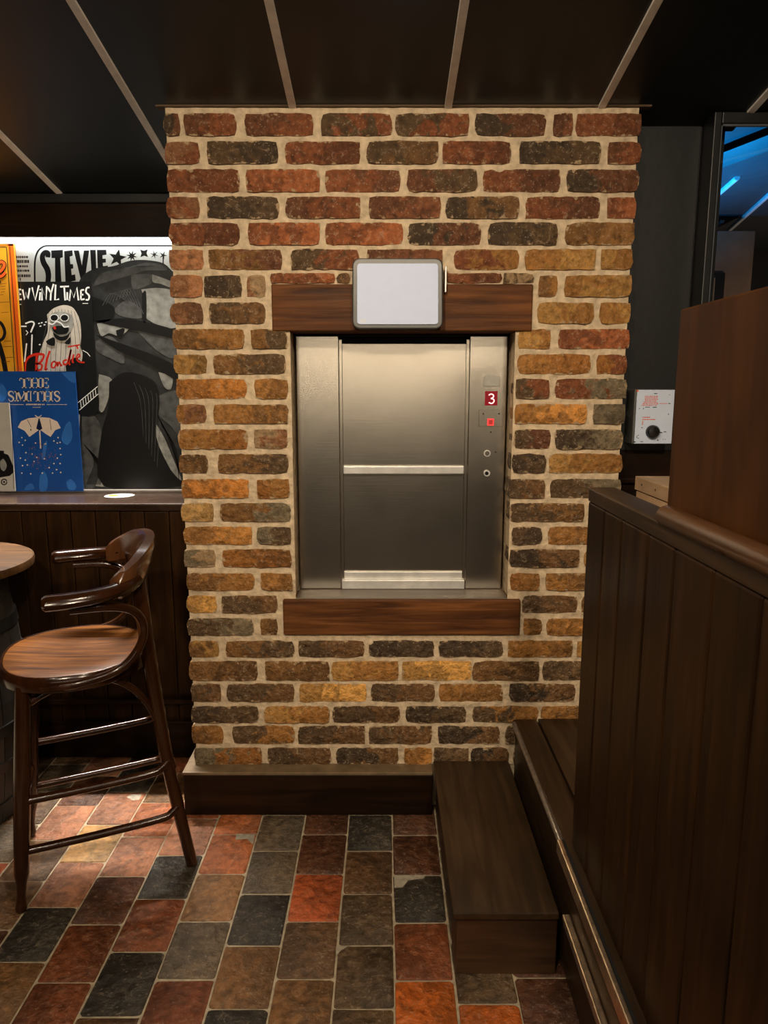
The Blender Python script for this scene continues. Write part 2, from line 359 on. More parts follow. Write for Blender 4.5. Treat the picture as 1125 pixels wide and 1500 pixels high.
# ================================================================== CEILING
ce = empty('ceiling', (0, 0, cz(0)), 'black sloping ceiling of panels divided by pale strips', 'ceiling', kind='structure')
SX = [-2.94, -2.49, -2.04, -1.59, -1.14, -0.69, -0.254, 0.178, 0.604, 1.03, 1.46, 1.9, 2.35, 2.8]
def ceil_slab(x0, x1, z0, z1, ya, yb):
    b = MB()
    b.add([(x0, ya, cz(ya) + z0), (x1, ya, cz(ya) + z0), (x1, yb, cz(yb) + z0), (x0, yb, cz(yb) + z0), (x0, ya, cz(ya) + z1), (x1, ya, cz(ya) + z1), (x1, yb, cz(yb) + z1), (x0, yb, cz(yb) + z1)],
          [(0,3,2,1),(4,5,6,7),(0,1,5,4),(1,2,6,5),(2,3,7,6),(3,0,4,7)]); return b
for i in range(len(SX) - 1):
    yend = 2.70 if SX[i + 1] < 0.70 else 2.26 if SX[i] < 0.9 else 2.20
    ceil_slab(SX[i], SX[i + 1], 0, 0.02, -3.4, yend).build('ceiling_panel', M['ceil'], ce)
    ceil_slab(SX[i] - .0105, SX[i] + .0105, -0.006, 0.001, -3.4, yend).build('cover_strip', M['strip'], ce, 0.0015)

# ================================================================== BRICK PILLAR
OPX0, OPX1 = onY(427, 660, YP).x, onY(752, 660, YP).x
OZ0, OZ1 = onY(590, 878, YP).z, onY(590, 484, YP).z
ZB = 0.15; ZT = cz(YP)
def mortar_grid():
    st = 0.0085; nx = int((PX1 - PX0 - .012) / st); nz = int((ZT - ZB) / st)
    x0, x1 = PX0 + .006, PX1 - .006
    vs = []; fs = []; idx = {}
    for j in range(nz + 1):
        for i in range(nx + 1):
            x = x0 + (x1 - x0) * i / nx; z = ZB + (ZT - ZB) * j / nz
            d = noise.noise(Vector((x * 38, z * 38, 1.3))) * 0.0028 + noise.noise(Vector((x * 9, z * 9, 5))) * 0.0022
            idx[i, j] = len(vs); vs.append(Vector((x, YP + 0.0045 - d, z)))
    hole = lambda x, z: OPX0 + .003 < x < OPX1 - .003 and OZ0 < z < OZ1
    for j in range(nz):
        for i in range(nx):
            x = x0 + (x1 - x0) * (i + .5) / nx; z = ZB + (ZT - ZB) * (j + .5) / nz
            if hole(x, z): continue
            fs.append((idx[i, j], idx[i + 1, j], idx[i + 1, j + 1], idx[i, j + 1]))
    b = MB(); b.add(vs, fs); return b
b = mortar_grid()
Yc = YP + 0.012
b.box((PX0 + .006, Yc, 0.0), (OPX0 - .002, 2.78, ZT)); b.box((OPX1 + .002, Yc, 0.0), (PX1 - .006, 2.30, ZT))
b.box((OPX0 - .002, Yc, 0.0), (OPX1 + .002, 2.78, OZ0 - .003)); b.box((OPX0 - .002, Yc, OZ1 + .003), (OPX1 + .002, 2.78, ZT))
pil = b.build('wall_pillar', M['mortar'], smooth=True)
tag(pil, 'brick pillar of mottled red and tan bricks with thick pale mortar', 'wall', kind='structure')

BC = {'R': (122, 70, 40), 'r': (98, 60, 37), 'D': (86, 65, 42), 'K': (66, 51, 35), 'O': (148, 101, 48), 'o': (118, 82, 43), 'T': (166, 122, 62), 't': (186, 144, 84),
      'G': (112, 98, 74), 'P': (134, 90, 58), 'Q': (142, 91, 39), 'W': (150, 122, 88)}
def var(c, k):     # second tone of a brick when its code repeats one letter
    return tuple(min(255, x * k) for x in c)
ROWS = [
 (167, 198, '238-262Kr 270-345rR 359-458rR 471-573DR 579-686DR 697-799Kr 811-838rr 845-941RR'),
 (208, 239, '242-291PR 304-406DK 418-527RR 538-642DD 649-748RR 762-879KD 891-939rR'),
 (249, 280, '241-350RR 361-468RR 477-586Rr 597-699rD 708-820Rr 831-936Kr'),
 (289, 319, '243-291RP 303-408KK 419-527rR 541-645rr 654-760KK 771-878Rr 890-934RR'),
 (327, 358, '247-350RR 364-468RR 477-589RR 598-704Kr 716-816KD 829-931oo'),
 (366, 394, '247-297PP 306-412or 426-525DR 538-648rr 666-760RO 770-872OT 881-929TO'),
 (401, 414, '396-490RR 494-512DD 655-735RR 738-782DW'),
 (404, 434, '248-296PP 299-353KK 362-388PW 790-816oO 828-926OT'),
 (444, 473, '250-296PP 308-388DD 788-869TO 880-924OT'),
 (483, 510, '253-357oO 368-420oD 760-806TO 819-922RR'),
 (520, 547, '254-302TT 313-418oD 759-865OQ 875-920QR'),
 (556, 583, '256-360QQ 374-421OO 756-804DR 814-918RG'),
 (593, 620, '258-301OP 313-421Oo 755-859OO 870-915GG'),
 (630, 657, '260-362OQ 372-421WP 754-806Dr 814-910KG'),
 (666, 692, '261-303oo 320-422oD 751-799KD 805-910TO'),
 (703, 729, '264-364QQ 377-423QO 747-797DD 807-908DG'),
 (738, 763, '267-312tt 323-425oG 748-855Do 866-906OO'),
 (773, 797, '269-368OO 377-426GD 750-793DD 804-894Oo'),
 (806, 830, '270-315GW 326-426QQ 747-848KK 857-890TT'),
 (841, 864, '272-372oO 382-428OO 748-790QO 800-888Oo'),
 (874, 897, '274-316TT 325-405DD 766-845DD 853-886oO'),
 (907, 930, '276-370DG 382-406oo 767-793OO 801-884OO'),
 (940, 962, '277-320oT 331-430oD 438-533DD 541-635KK 643-736KD 745-838OO 846-882TT'),
 (970, 996, '280-376oo 389-482oo 487-583TO 589-690TT 693-789oo 796-880DD'),
 (1003, 1027, '280-323DD 333-430DD 439-536TT 544-636DD 644-736OO 747-842KK 850-878OO'),
 (1036, 1058, '284-378KD 388-482TO 488-585DD 595-682KD 693-788DO 793-876OO'),
 (1065, 1089, '285-326oO 341-431DO 437-534DD 541-632DD 642-731KK 741-840DD 848-874OO'),
 (1097, 1119, '286-383GQ 393-484DD 493-583KK 592-632OO 636-686DD 690-745KK 753-850DD'),
]
def brick_mesh(wd, hd, dp, seed):
    r = random.Random(seed); nx = max(3, int(wd / .022)); nz = 3 if hd > .035 else 2
    vs = []; fs = []; o3 = Vector((r.uniform(0, 50), r.uniform(0, 50), r.uniform(0, 50)))
    for j in range(nz + 1):
        for i in range(nx + 1):
            u, v = i / nx - .5, j / nz - .5
            x, z = u * wd, v * hd
            edge = max(abs(u) * 2, abs(v) * 2)
            x += noise.noise(o3 + Vector((u * 9, v * 3, 1))) * .0035 * (1 if abs(u) == .5 else .5)
            z += noise.noise(o3 + Vector((u * 11, v * 3, 7))) * .0035 * (1 if abs(v) == .5 else .5)
            cut = 0
            if abs(u) == .5 and abs(v) == .5:
                k = r.uniform(.0015, .006); x -= math.copysign(k, u); z -= math.copysign(k * .7, v)
            y = noise.noise(o3 + Vector((u * 7, v * 4, 3))) * .0022 + (0.0026 if edge > .999 else -.0008)
            vs.append(Vector((x, y, z)))
    W = nx + 1
    fs = [(j*W+i, j*W+i+1, (j+1)*W+i+1, (j+1)*W+i) for j in range(nz) for i in range(nx)]
    ring = [i for i in range(W)] + [j*W+nx for j in range(1, nz + 1)] + [nz*W+i for i in range(nx - 1, -1, -1)] + [j*W for j in range(nz - 1, 0, -1)]
    n0 = len(vs)
    vs += [vs[i] + Vector((0, .006, 0)) for i in ring]; m = len(ring)
    vs += [Vector((vs[i].x, dp, vs[i].z)) for i in ring]
    fs += [(ring[k], n0 + k, n0 + (k+1) % m, ring[(k+1) % m]) for k in range(m)] + [(n0 + k, n0 + m + k, n0 + m + (k+1) % m, n0 + (k+1) % m) for k in range(m)]
    b = MB(); b.add(vs, fs); me = b.mesh('brick'); me.materials.append(M['brick']); me.shade_smooth(); me.set_sharp_from_angle(angle=math.radians(50)); return me
seed = 100
for (ya, yb, txt) in ROWS:
    for it in txt.split():
        rg, code = it[:-2], it[-2:]
        xa, xb = [float(q) for q in rg.split('-')]
        ym = (ya + yb) / 2
        a = onY(xa, ym, YP); c = onY(xb, ym, YP); zt = onY(562, ya, YP).z; zb = onY(562, yb, YP).z
        if c.x > PX1 - .004: c.x = PX1 + rnd.uniform(-.002, .003)
        if abs(c.x - PX1) < .02 or xb > 872 and ya > 730: c.x = PX1 + rnd.uniform(-.003, .003)
        if abs(a.x - PX0) < .02: a.x = PX0 + rnd.uniform(-.004, .003)
        wd = c.x - a.x + .003; hd = zt - zb + .004; seed += 1
        o = bpy.data.objects.new('brick', brick_mesh(wd, hd, 0.09, seed)); COL.objects.link(o); o.parent = pil
        o.location = ((a.x + c.x) / 2, YP - 0.0025 + rnd.uniform(-.002, .0025), (zt + zb) / 2)
        jt = rnd.uniform(.9, 1.12)
        o['col_a'] = list(lin(*BC[code[0]], 1.2 * jt)); o['col_b'] = list(lin(*(BC[code[1]] if code[0] != code[1] else (var(BC[code[0]], rnd.choice((.76, .84, 1.22, 1.3))) if code[0] not in 'KD' or rnd.random() < .35 else (108, 76, 44))), 1.2 * jt))

# thin plaster lip where pillar meets ceiling
b = MB()
zz = cz(YP - .01)
b.box((PX0 - .020, YP - .004, zz - .006), (PX1 + .028, 2.22, zz + .004))
tag(b.build('trim_1', plain('lip_plaster', lin(92, 72, 50), .8, bump=.4), bevel=.003), 'thin rough plaster lip between brick pillar and ceiling', 'trim', kind='structure')

# skirting round pillar foot
sk = empty('baseboard_pillar', (0, 2.1, 0), 'dark wooden skirting board round foot of brick pillar', 'skirting', kind='structure')
SKY = 2.081
box_obj('board', (-0.639, SKY, 0.004), (0.155, YP + .02, 0.142), M['dark_h'], sk, .003)
box_obj('board', (-0.639, YP + .02, 0.004), (-0.60, YW - .01, 0.142), M['dark_y'], sk, .003)
M['ledgec'] = plain('skirting_top', lin(120, 98, 70, .8), .55, var=.3, scale=20, bump=.3)
box_obj('top_edge', (-0.641, SKY - .002, 0.142), (0.155, YP + .02, 0.152), M['ledgec'], sk, .002)
box_obj('top_edge', (-0.641, YP + .02, 0.142), (-0.60, YW - .01, 0.152), M['ledgec'], sk, .002)

# ================================================================== LINTEL, SILL
def px_box(px0, py0, px1, py1, Y0, Y1):
    a = onY(px0, py0, Y0); c = onY(px1, py1, Y0)
    return (a.x, Y0, c.z), (c.x, Y1, a.z)
a, c = px_box(397, 416, 779, 485, YP - .006, 2.36)
lt = empty('lintel_beam', ((a[0] + c[0]) / 2, YP, a[2]), 'brown timber lintel beam over steel lift doors', 'beam')
box_obj('beam', a, (c[0], YP + .10, c[2]), M['beam'], lt, .004)
zlb = a[2]
a, c = px_box(414, 879, 761, 930, YP - .010, 2.36)
sl = empty('sill_beam', ((a[0] + c[0]) / 2, YP, a[2]), 'brown timber sill beam under steel lift doors', 'beam')
box_obj('beam', a, (c[0], YP + .10, c[2]), M['beam'], sl, .004)
zst = c[2]
box_obj('sill_top', (OPX0 + .002, YP + .004, zst - .02), (OPX1 - .002, 2.27, zst + .002), M['sillw'], sl, .002)

# ================================================================== SERVICE LIFT
YL = 2.235
def lp(px, py, Y=YL): return onY(px, py, Y)
li = empty('service_lift', (0, YL, zst), 'stainless steel dumbwaiter lift with two sliding doors in brick opening', 'lift')
zT = lp(590, 492).z; zB = zst + .003
xA, xB_, xC, xD = lp(428, 660).x, lp(498, 660).x, lp(685, 660).x, lp(746, 660).x
xA = OPX0 + .006; xD = OPX1 - .008
box_obj('shaft_lining', (OPX0 + .001, YL + .055, zB - .01), (OPX1 - .001, YL + .07, OZ1 + .02), M['void'], li)
box_obj('header', (OPX0 + .001, YL + .012, zT - .002), (OPX1 - .001, YL + .05, OZ1 + .02), M['void'], li)
p1 = MB().box((xA, YL, zB), (xB_, YL + .04, zT)).build('side_panel', M['steel'], li, .0025)
p2 = MB().box((xC, YL, zB), (xD, YL + .04, zT)).build('control_panel', M['steel'], li, .0025)
def panel_box(parent, name, px0, py0, px1, py1, th, mat, bev=.001, Y=YL):
    a = onY(px0, py1, Y); c = onY(px1, py0, Y)
    return box_obj(name, (a.x, Y - th, a.z), (c.x, Y + .001, c.z), mat, parent, bev)
YD = YL + .022
zm = onY(590, 688, YD).z
xb2, xc2 = xB_ + .006, xC - .006
ud = box_obj('upper_door', (xb2, YD, zm + .012), (xc2, YD + .018, onY(590, 503, YD).z), M['steel'], li, .002)
ld = box_obj('lower_door', (xb2, YD + .003, onY(590, 848, YD).z), (xc2, YD + .02, zm - .012), M['steel'], li, .002)
hb = box_obj('handle_rail', (xb2 + .003, YD - .014, zm - .013), (xc2 - .003, YD + .004, zm + .013), M['steel_l'], ud, .003)
for sx in (xB_ - .001, xC - .009):
    box_obj('guide_channel', (sx, YL + .012, zB), (sx + .010, YL + .03, zT - .01), M['steel'], li, .001)
box_obj('door_foot', (xb2, YD - .006, onY(590, 848, YD).z), (xc2, YD + .003, onY(590, 837, YD).z), M['steel_l'], ld, .0015)
box_obj('threshold', (xb2 - .004, YL - .002, zB), (xc2 + .004, YL + .03, onY(590, 850, YL).z), M['steel_l'], li, .0015)
# controls
panel_box(p2, 'key_plate', 708, 551, 732, 566, .0012, plain('plate', (.40, .38, .33), .35, .9))
ds = panel_box(p2, 'display', 710, 573, 729, 594, .0015, M['led_dim'])
panel_box(p2, 'button_plate', 701, 600, 737, 625, .0008, M['steel'])
bt = panel_box(p2, 'call_button', 713.5, 613, 723.5, 623.5, .004, M['led'])
panel_box(bt, 'button_face', 715.5, 615, 721.5, 621.5, .006, plain('btn_face', (.35, .02, .02), .4, emit=(.6, .03, .02), es=.3, var=0))
def disc(parent, name, px, py, r, th, mat, Y=YL):
    c = onY(px, py, Y)
    return MB().tube([(c.x, Y + .001, c.z), (c.x, Y - th, c.z)], r, 20).build(name, mat, parent, smooth=True)
disc(p2, 'lock_ring', 713.5, 664, .0105, .003, M['steel_l']); disc(p2, 'lock_core', 713.5, 664, .0075, .0045, M['steel'])
disc(p2, 'key_switch', 713, 693, .010, .006, M['steel_l']); disc(p2, 'key_slot', 712.5, 693, .006, .0075, M['black'])
for (qx, qy) in ((708, 606), (731, 606), (726, 662), (719, 633)):
    disc(p2, 'screw', qx, qy, .0022, .0015, M['black'])

# ------------------------------------------------------------------ 2-D print helpers
def to2d(Y): return lambda p: onY(p[0], p[1], Y)
def ribbon(b, pts, wd, Y, n=5, taper=None):
    """flat brush stroke through pixel points; wd in pixels (number or per-point list)"""
    P = smooth_pts([(p[0], p[1], 0) for p in pts], n) if n > 1 else [Vector((p[0], p[1], 0)) for p in pts]
    m = len(P); vs = []
    for i, p in enumerate(P):
        t = (P[min(i + 1, m - 1)] - P[max(i - 1, 0)]); t = t.normalized() if t.length > 1e-6 else Vector((1, 0, 0))
        nn = Vector((-t.y, t.x, 0))
        if isinstance(wd, (list, tuple)):
            u = i / max(1, m - 1) * (len(wd) - 1); k = min(int(u), len(wd) - 2); ww = wd[k] + (wd[k + 1] - wd[k]) * (u - k)
        else: ww = wd
        q0 = p + nn * ww / 2; q1 = p - nn * ww / 2
        vs += [onY(q0.x, q0.y, Y), onY(q1.x, q1.y, Y)]
    b.add(vs, [(2*i, 2*i+1, 2*i+3, 2*i+2) for i in range(m - 1)])
def poly(b, pts, Y):
    b.add([onY(x, y, Y) for x, y in pts], [list(range(len(pts)))])
def spoly(b, pts, Y, n=4):
    P = smooth_pts([(p[0], p[1], 0) for p in pts + [pts[0]]], n)[:-1]
    b.add([onY(p.x, p.y, Y) for p in P], [list(range(len(P)))])
def ell(b, cx, cy, rx, ry, Y, n=20):
    b.add([onY(cx + rx * math.cos(2*math.pi*k/n), cy + ry * math.sin(2*math.pi*k/n), Y) for k in range(n)], [list(range(n))])
def flat_build(b, name, mat, parent, joined=False):
    """flat print: each letter or shape its own part (or one joined part when too small to pick apart)"""
    off = wloc(parent)
    st = sorted(set(b.cuts or b.adds)); st = [0] if joined else sorted(set([0] + [q for q in st if q < len(b.f)]))
    last = None
    for k, q in enumerate(st):
        fs = b.f[q:(st[k + 1] if k + 1 < len(st) else len(b.f))]
        if not fs: continue
        use = sorted({i for f in fs for i in f}); ix = {u: n for n, u in enumerate(use)}
        me = bpy.data.meshes.new(name); me.from_pydata([tuple(b.v[u] - off) for u in use], [], [[ix[i] for i in f] for f in fs]); me.update()
        for p in me.polygons:
            if p.normal.y > 0: p.flip()
        o = bpy.data.objects.new(name, me); COL.objects.link(o); o.parent = parent; me.materials.append(mat)
        if joined: o['kind'] = 'stuff'
        last = o
    return last

# the digit 3
b = MB(); Yd = YL - .0020
ribbon(b, [(716, 579), (719, 577.2), (722.5, 578.5), (722.8, 581.5), (719.6, 583.8)], 1.5, Yd, 4)
ribbon(b, [(719, 583.6), (723, 585), (723.6, 588), (720.5, 591), (716, 589.6)], 1.5, Yd, 4)
b.cuts = [0]
flat_build(b, 'digit', M['led_w'], ds)

# ================================================================== BLANK WHITE SIGN OVER LIFT
YS = YP - .045
sg = empty('sign_box', tuple(onY(582, 482, YS)), 'blank white panel in rounded grey metal frame over lift lintel', 'sign')
def rrect(px0, py0, px1, py1, r, Y, n=5):
    out = []
    for (cx, cy, a0) in ((px1 - r, py0 + r, -90), (px1 - r, py1 - r, 0), (px0 + r, py1 - r, 90), (px0 + r, py0 + r, 180)):
        for k in range(n + 1):
            a = math.radians(a0 + 90 * k / n); out.append(onY(cx + r * math.cos(a), cy + r * math.sin(a), Y))
    return out
MB().prism(rrect(516, 378, 649, 482, 11, YS), (0, .046, 0)).build('frame', M['frame'], sg, .004, seg=3)
MB().prism(rrect(523, 386, 642, 475.5, 5, YS), (0, -.004, 0)).build('panel', M['white'], sg, .0015)
b = MB()
for pts in ([(527, 473), (530, 468), (534, 467)], [(529, 473), (533, 470), (537, 468)], [(533, 473), (536, 470)]): ribbon(b, pts, .9, YS - .0046)
flat_build(b, 'maker_mark', plain('mark_grey', (.75, .72, .68), .4, var=0), sg, True)
box_obj('side_handle', tuple(onY(651.5, 428, YS + .02)), tuple(onY(654.5, 390, YS + .02) + Vector((0, .012, 0))), M['steel_l'], sg, .001)

# ================================================================== LEFT WALL: dado, ledge, poster wall, fascia
wl = empty('wall_left', (-1.6, YW, 0), 'dark vertical board dado wall left of brick pillar', 'wall', kind='structure')
xe = PX0 + .03; bw = .0865
box_obj('backing', (-3.2, YW + .012, 0), (xe, YW + .03, ZL - .03), M['void'], wl)
x = xe
while x > -2.4:
    box_obj('plank', (x - bw + .0025, YW, .02), (x, YW + .014, ZL - .03), M['dark'], wl, .003); x -= bw
bl = empty('baseboard_left', (-1.6, YW, 0), 'dark stepped skirting board along dado wall', 'skirting', kind='structure')
box_obj('skirting', (-3.2, YW - .012, .004), (xe - .025, YW - .001, .147), M['dark_h'], bl, .003)
box_obj('cap_moulding', (-3.2, YW - .022, .215), (xe - .025, YW - .001, .236), M['dark_h'], bl, .004)
box_obj('cap_moulding', (-3.2, YW - .018, .139), (xe - .025, YW - .0125, .150), M['dark_h'], bl, .002)
lg = empty('window_ledge', (-1.6, YW, ZL), 'dark glossy wooden ledge running below the posters', 'ledge')
M['ledge'] = wood('wood_ledge', (.016, .008, .0045), (.045, .025, .016), (1.2, 12, 12), .25, .08, .2)
box_obj('shelf', (-3.2, YW - .007, ZL - .028), (xe, YB, ZL), M['ledge'], lg, .006)
box_obj('back_bead', (-3.2, YB - .02, ZL), (xe, YB, ZL + .012), plain('bead', (.20, .18, .16), .5), lg, .003)
wp = MB().box((-3.2, YB, ZL - .1), (xe, YB + .05, 2.1)).build('wall_poster', plain('wall_white', (.75, .76, .75), .7, var=.04))
tag(wp, 'white wall behind the music posters', 'wall', kind='structure')
YF = 2.655
fa = empty('trim_2', (-1.6, YF, 1.9), 'dark fascia board hiding strip light above posters', 'trim', kind='structure')
zf0 = onY(100, 347, YF).z
box_obj('fascia_board', (-3.2, YF, zf0), (xe, YF + .02, cz(YF)), M['dark_h'], fa, .002)
box_obj('top_rail', (-3.2, YF - .012, onY(100, 298, YF).z), (xe, YF, cz(YF) - .001), M['blackw'], fa, .003)
sfx = empty('strip_light', (-1.5, YF + .04, zf0), 'bright white strip light behind fascia above posters', 'light')
box_obj('housing', (-2.6, YF + .022, zf0 + .012), (xe - .01, YF + .06, zf0 + .03), M['blackw'], sfx)
M['tube'] = plain('tube_glow', (.9, .9, .9), .4, emit=(.93, .97, 1.0), es=9.0, var=0, bump=0)
lens = bpy.data.lights.new('strip_floor_boost', 'AREA'); lens.shape = 'RECTANGLE'; lens.size = 1.95; lens.size_y = .02; lens.energy = 30; lens.color = (1.0, .93, .84); lens.spread = math.radians(62)  # added light, boosts the strip's patch on the floor but spares the posters
leno = bpy.data.objects.new('strip_floor_boost', lens); COL.objects.link(leno); leno.location = (xe - 1.0, YF + .036, zf0 - .014)
leno.rotation_euler = (math.radians(-17), 0, 0)
MB().tube([(-2.55, YF + .042, zf0 + .0), (xe - .02, YF + .042, zf0 + .0)], .0115, 12).build('tube', M['tube'], sfx, smooth=True)

# ================================================================== POSTERS
def print_mat(name, rgb, var=.1, scale=40, rough=.35): return plain(name, lin(*rgb), rough, var=var, scale=scale, bump=0)
ink = print_mat('ink_black', (14, 15, 16), .2); paper = print_mat('paper_white', (206, 212, 210), .04)
g1 = print_mat('ink_grey_dark', (44, 46, 47), .5, 25); g2 = print_mat('ink_grey_mid', (78, 80, 80), .5, 30); g3 = print_mat('ink_grey_light', (136, 138, 134), .35, 35)
def poster(name, pts, Y, mat, label, th=.003):
    zs = min(onY(x, y, Y).z for x, y in pts); xm = sum(onY(x, y, Y).x for x, y in pts) / len(pts)
    e = empty(name, (xm, Y, zs), label, 'poster', 'music posters above the ledge')
    MB().prism([onY(x, y, Y) for x, y in pts], (0, th, 0)).build('sheet', mat, e)
    return e
E = .0004
# --- big black and white poster
Yq = YB - .004
big = poster('wall_poster_sheet', [(-60, 356), (300, 356), (300, 716), (-60, 716)], Yq, paper, 'large black and white poster with stars beside brick pillar')
b = MB()
ribbon(b, [(51, 470), (51, 420), (51, 385), (55, 369), (62, 362), (70, 360), (90, 360), (140, 360), (200, 360), (262, 360)], 2.6, Yq - E, 4)
# STEVIE
ribbon(b, [(70, 377), (70, 371), (65.5, 370), (62, 376), (64, 385), (69, 394), (71, 404), (70, 414)], [7, 7.5, 7, 7.5, 8, 8.5, 8, 7.5], Yq - E)
poly(b, [(75, 367), (92, 366), (92, 377), (88, 378), (90, 414), (81, 414), (80.5, 378), (75.5, 378)], Yq - E)
poly(b, [(94, 368), (106, 366.5), (106.5, 374.5), (102, 376), (103, 387), (107, 387), (107.5, 393), (104, 394), (105, 403), (110, 402), (111, 411), (96, 414)], Yq - E)
poly(b, [(108, 367), (115.5, 367), (120, 389), (123, 367), (130.5, 367), (125, 405), (118, 408)], Yq - E)
poly(b, [(132, 366), (140, 366), (141, 396), (134, 398)], Yq - E)
poly(b, [(142, 366), (155.5, 366), (156, 373), (150, 374), (150.3, 379), (155, 379), (155, 384.5), (150.5, 385), (151, 390), (158, 389), (158, 394), (143.5, 396)], Yq - E)
def star(cx, cy, ro, ri, n, rot):
    poly(b, [(cx + (ro if k % 2 == 0 else ri) * math.cos(rot + math.pi * k / n), cy + (ro if k % 2 == 0 else ri) * math.sin(rot + math.pi * k / n)) for k in range(2 * n)], Yq - E)
star(172, 378, 13.5, 5.6, 5, -1.4); star(193, 375, 8.5, 3.2, 8, .2); star(211, 371, 8, 3.6, 4, .75); star(226, 373, 7, 1.6, 6, .3); star(239, 374, 6.5, 1.8, 5, -1.2)
poly(b, [(238.2, 376), (239.8, 376), (239.8, 388), (238.2, 388)], Yq - E)
flat_build(b, 'lettering', ink, big)
b = MB()
for i, (xa, xb, yy, ww) in enumerate(((23, 41, 376.5, 3), (23, 43, 383, 4.5), (23, 40, 390, 3), (24, 41, 396.5, 3), (24.5, 43, 404, 4))):
    xx = xa
    rr = random.Random(i)
    while xx < xb:
        wl_ = rr.uniform(1.2, 3.0); poly(b, [(xx, yy - ww / 2), (xx + wl_, yy - ww / 2), (xx + wl_, yy + ww / 2), (xx, yy + ww / 2)], Yq - E); xx += wl_ + rr.uniform(.5, 1)
poly(b, [(29, 407), (30.5, 407), (30.5, 411), (29, 411)], Yq - E)
flat_build(b, 'small_print', ink, big, True)
def layer(pl, shapes, mat, k, nm='print'):
    b = MB()
    for s in shapes: spoly(b, s, pl[1] - E * k)
    return flat_build(b, nm, mat, pl[0])
PB = (big, Yq)
layer(PB, [[(112, 425), (120, 405), (140, 393), (165, 390), (190, 382), (215, 381), (240, 386), (256, 400), (275, 405), (275, 560), (272, 716), (122, 716), (118, 600)]], g1, 2)
layer(PB, [[(135, 420), (150, 400), (185, 392), (214, 385), (236, 388), (244, 396), (215, 396), (195, 402), (160, 412)],
           [(192, 402), (222, 402), (226, 412), (196, 424)], [(165, 455), (185, 440), (206, 452), (207, 466), (180, 464)],
           [(140, 500), (160, 492), (176, 506), (182, 532), (160, 524), (142, 514)], [(120, 600), (146, 620), (152, 690), (140, 712), (121, 712)],
           [(195, 478), (214, 472), (256, 486), (256, 524), (228, 512)], [(232, 580), (262, 575), (268, 640), (248, 622), (230, 604)]], g2, 3)
layer(PB, [[(207, 424), (235, 422), (258, 432), (258, 480), (216, 468), (214, 448)], [(223, 402), (250, 412), (258, 424), (236, 416), (224, 413)],
           [(142, 474), (170, 470), (190, 478), (176, 492), (160, 488), (148, 492)], [(145, 548), (164, 556), (160, 580), (150, 604), (143, 590)],
           [(228, 620), (240, 640), (252, 668), (266, 704), (250, 688), (228, 656)], [(232, 545), (252, 552), (250, 570), (240, 566)],
           [(140, 712), (150, 690), (158, 711)]], g3, 4)
layer(PB, [[(140, 470), (190, 467), (258, 484), (258, 496), (210, 486), (160, 476)], [(140, 490), (180, 504), (230, 522), (258, 538), (258, 556), (216, 532), (170, 512)],
           [(160, 560), (185, 545), (225, 558), (234, 590), (229, 640), (252, 692), (266, 712), (152, 712), (148, 640), (158, 600)],
           [(170, 484), (182, 481), (180, 490), (172, 492)], [(208, 430), (214, 428), (214, 470), (208, 466)], [(122, 430), (150, 440), (168, 452), (160, 470), (130, 468)]], ink, 5)
b = MB()
for k in range(14): ribbon(b, [(122 + k * 2, 650 + k * 2), (138 + k, 676 + k), (126 + k * 1.6, 710)], .7, Yq - E * 6, 4)
for k in range(7): ribbon(b, [(230 + k * 1.2, 606 + k * 3), (246 + k * 2, 640 + k * 3), (262, 684 + k * 3)], .9, Yq - E * 6, 4)
flat_build(b, 'fold_lines', ink, big, True)
b = MB()
for k in range(9): ribbon(b, [(150 + k * 5, 448 - k * 2), (162 + k * 4, 430 - k), (178 + k * 4, 436 + k * 3)], .8, Yq - E * 6, 4)
for k in range(8): ribbon(b, [(150 + 9 * k, 402 - k), (176 + 7 * k, 394 - k * .8), (196 + 6 * k, 390)], .7, Yq - E * 6, 4)
for k in range(6): ribbon(b, [(196 + k * 8, 560 + k * 4), (206 + k * 6, 590), (210 + k * 4, 640 + 9 * k)], .5, Yq - E * 6, 4)
flat_build(b, 'hair_lines', g2, big, True)

# --- black magazine poster
Yv = YB - .014
vin = poster('magazine_poster', [(6, 412.5), (132.5, 412.5), (144.5, 605), (20, 605)], Yv, ink, 'black poster of masked blonde singer with red script lettering')
wt = print_mat('ink_white', (222, 226, 224), .05); red = print_mat('ink_red', (196, 40, 22), .1); pale = print_mat('ink_pale', (186, 180, 168), .12, 30)
b = MB(); Yt = Yv - E
S = lambda pts, w=2.4, n=1: ribbon(b, pts, w, Yt, n)
C_ = lambda: b.cut()
C_(); S([(27, 424), (27.5, 439)]); S([(27, 424), (31, 424)]); S([(27, 431), (31, 431)]); S([(27, 439), (32, 438.5)])
C_(); S([(33, 424), (36, 439), (38, 428), (41, 438), (43.5, 422)])
C_(); S([(47, 421), (51.5, 440), (57, 418)])
C_(); S([(59, 428), (58, 440)]); S([(58.8, 423.5), (59, 425)])
C_(); S([(61.5, 440), (61.5, 422), (67.5, 439), (68.5, 419)])
C_(); S([(70, 421), (74.5, 429)]); S([(78.5, 416), (74.5, 430), (74, 440)])
C_(); S([(81.5, 417), (80.5, 439.5), (86.5, 438)])
C_(); S([(88, 420), (101, 419.5)]); S([(94, 420), (95.5, 440)])
C_(); S([(98.5, 428), (98.5, 439), (102, 438)])
C_(); S([(101.5, 441), (103.5, 424), (108, 436), (112.5, 421), (115, 440)])
C_(); S([(118.5, 425), (118.5, 439)]); S([(118.5, 425), (123, 424.5)]); S([(118.5, 432), (122, 431.5)]); S([(118.5, 439), (124, 438)])
C_(); S([(131, 421), (127, 422), (126, 428), (130.5, 433), (129.5, 439), (125.5, 439)], 2.4, 3)
C_(); S([(121, 444.5), (129, 444.5)], .9)
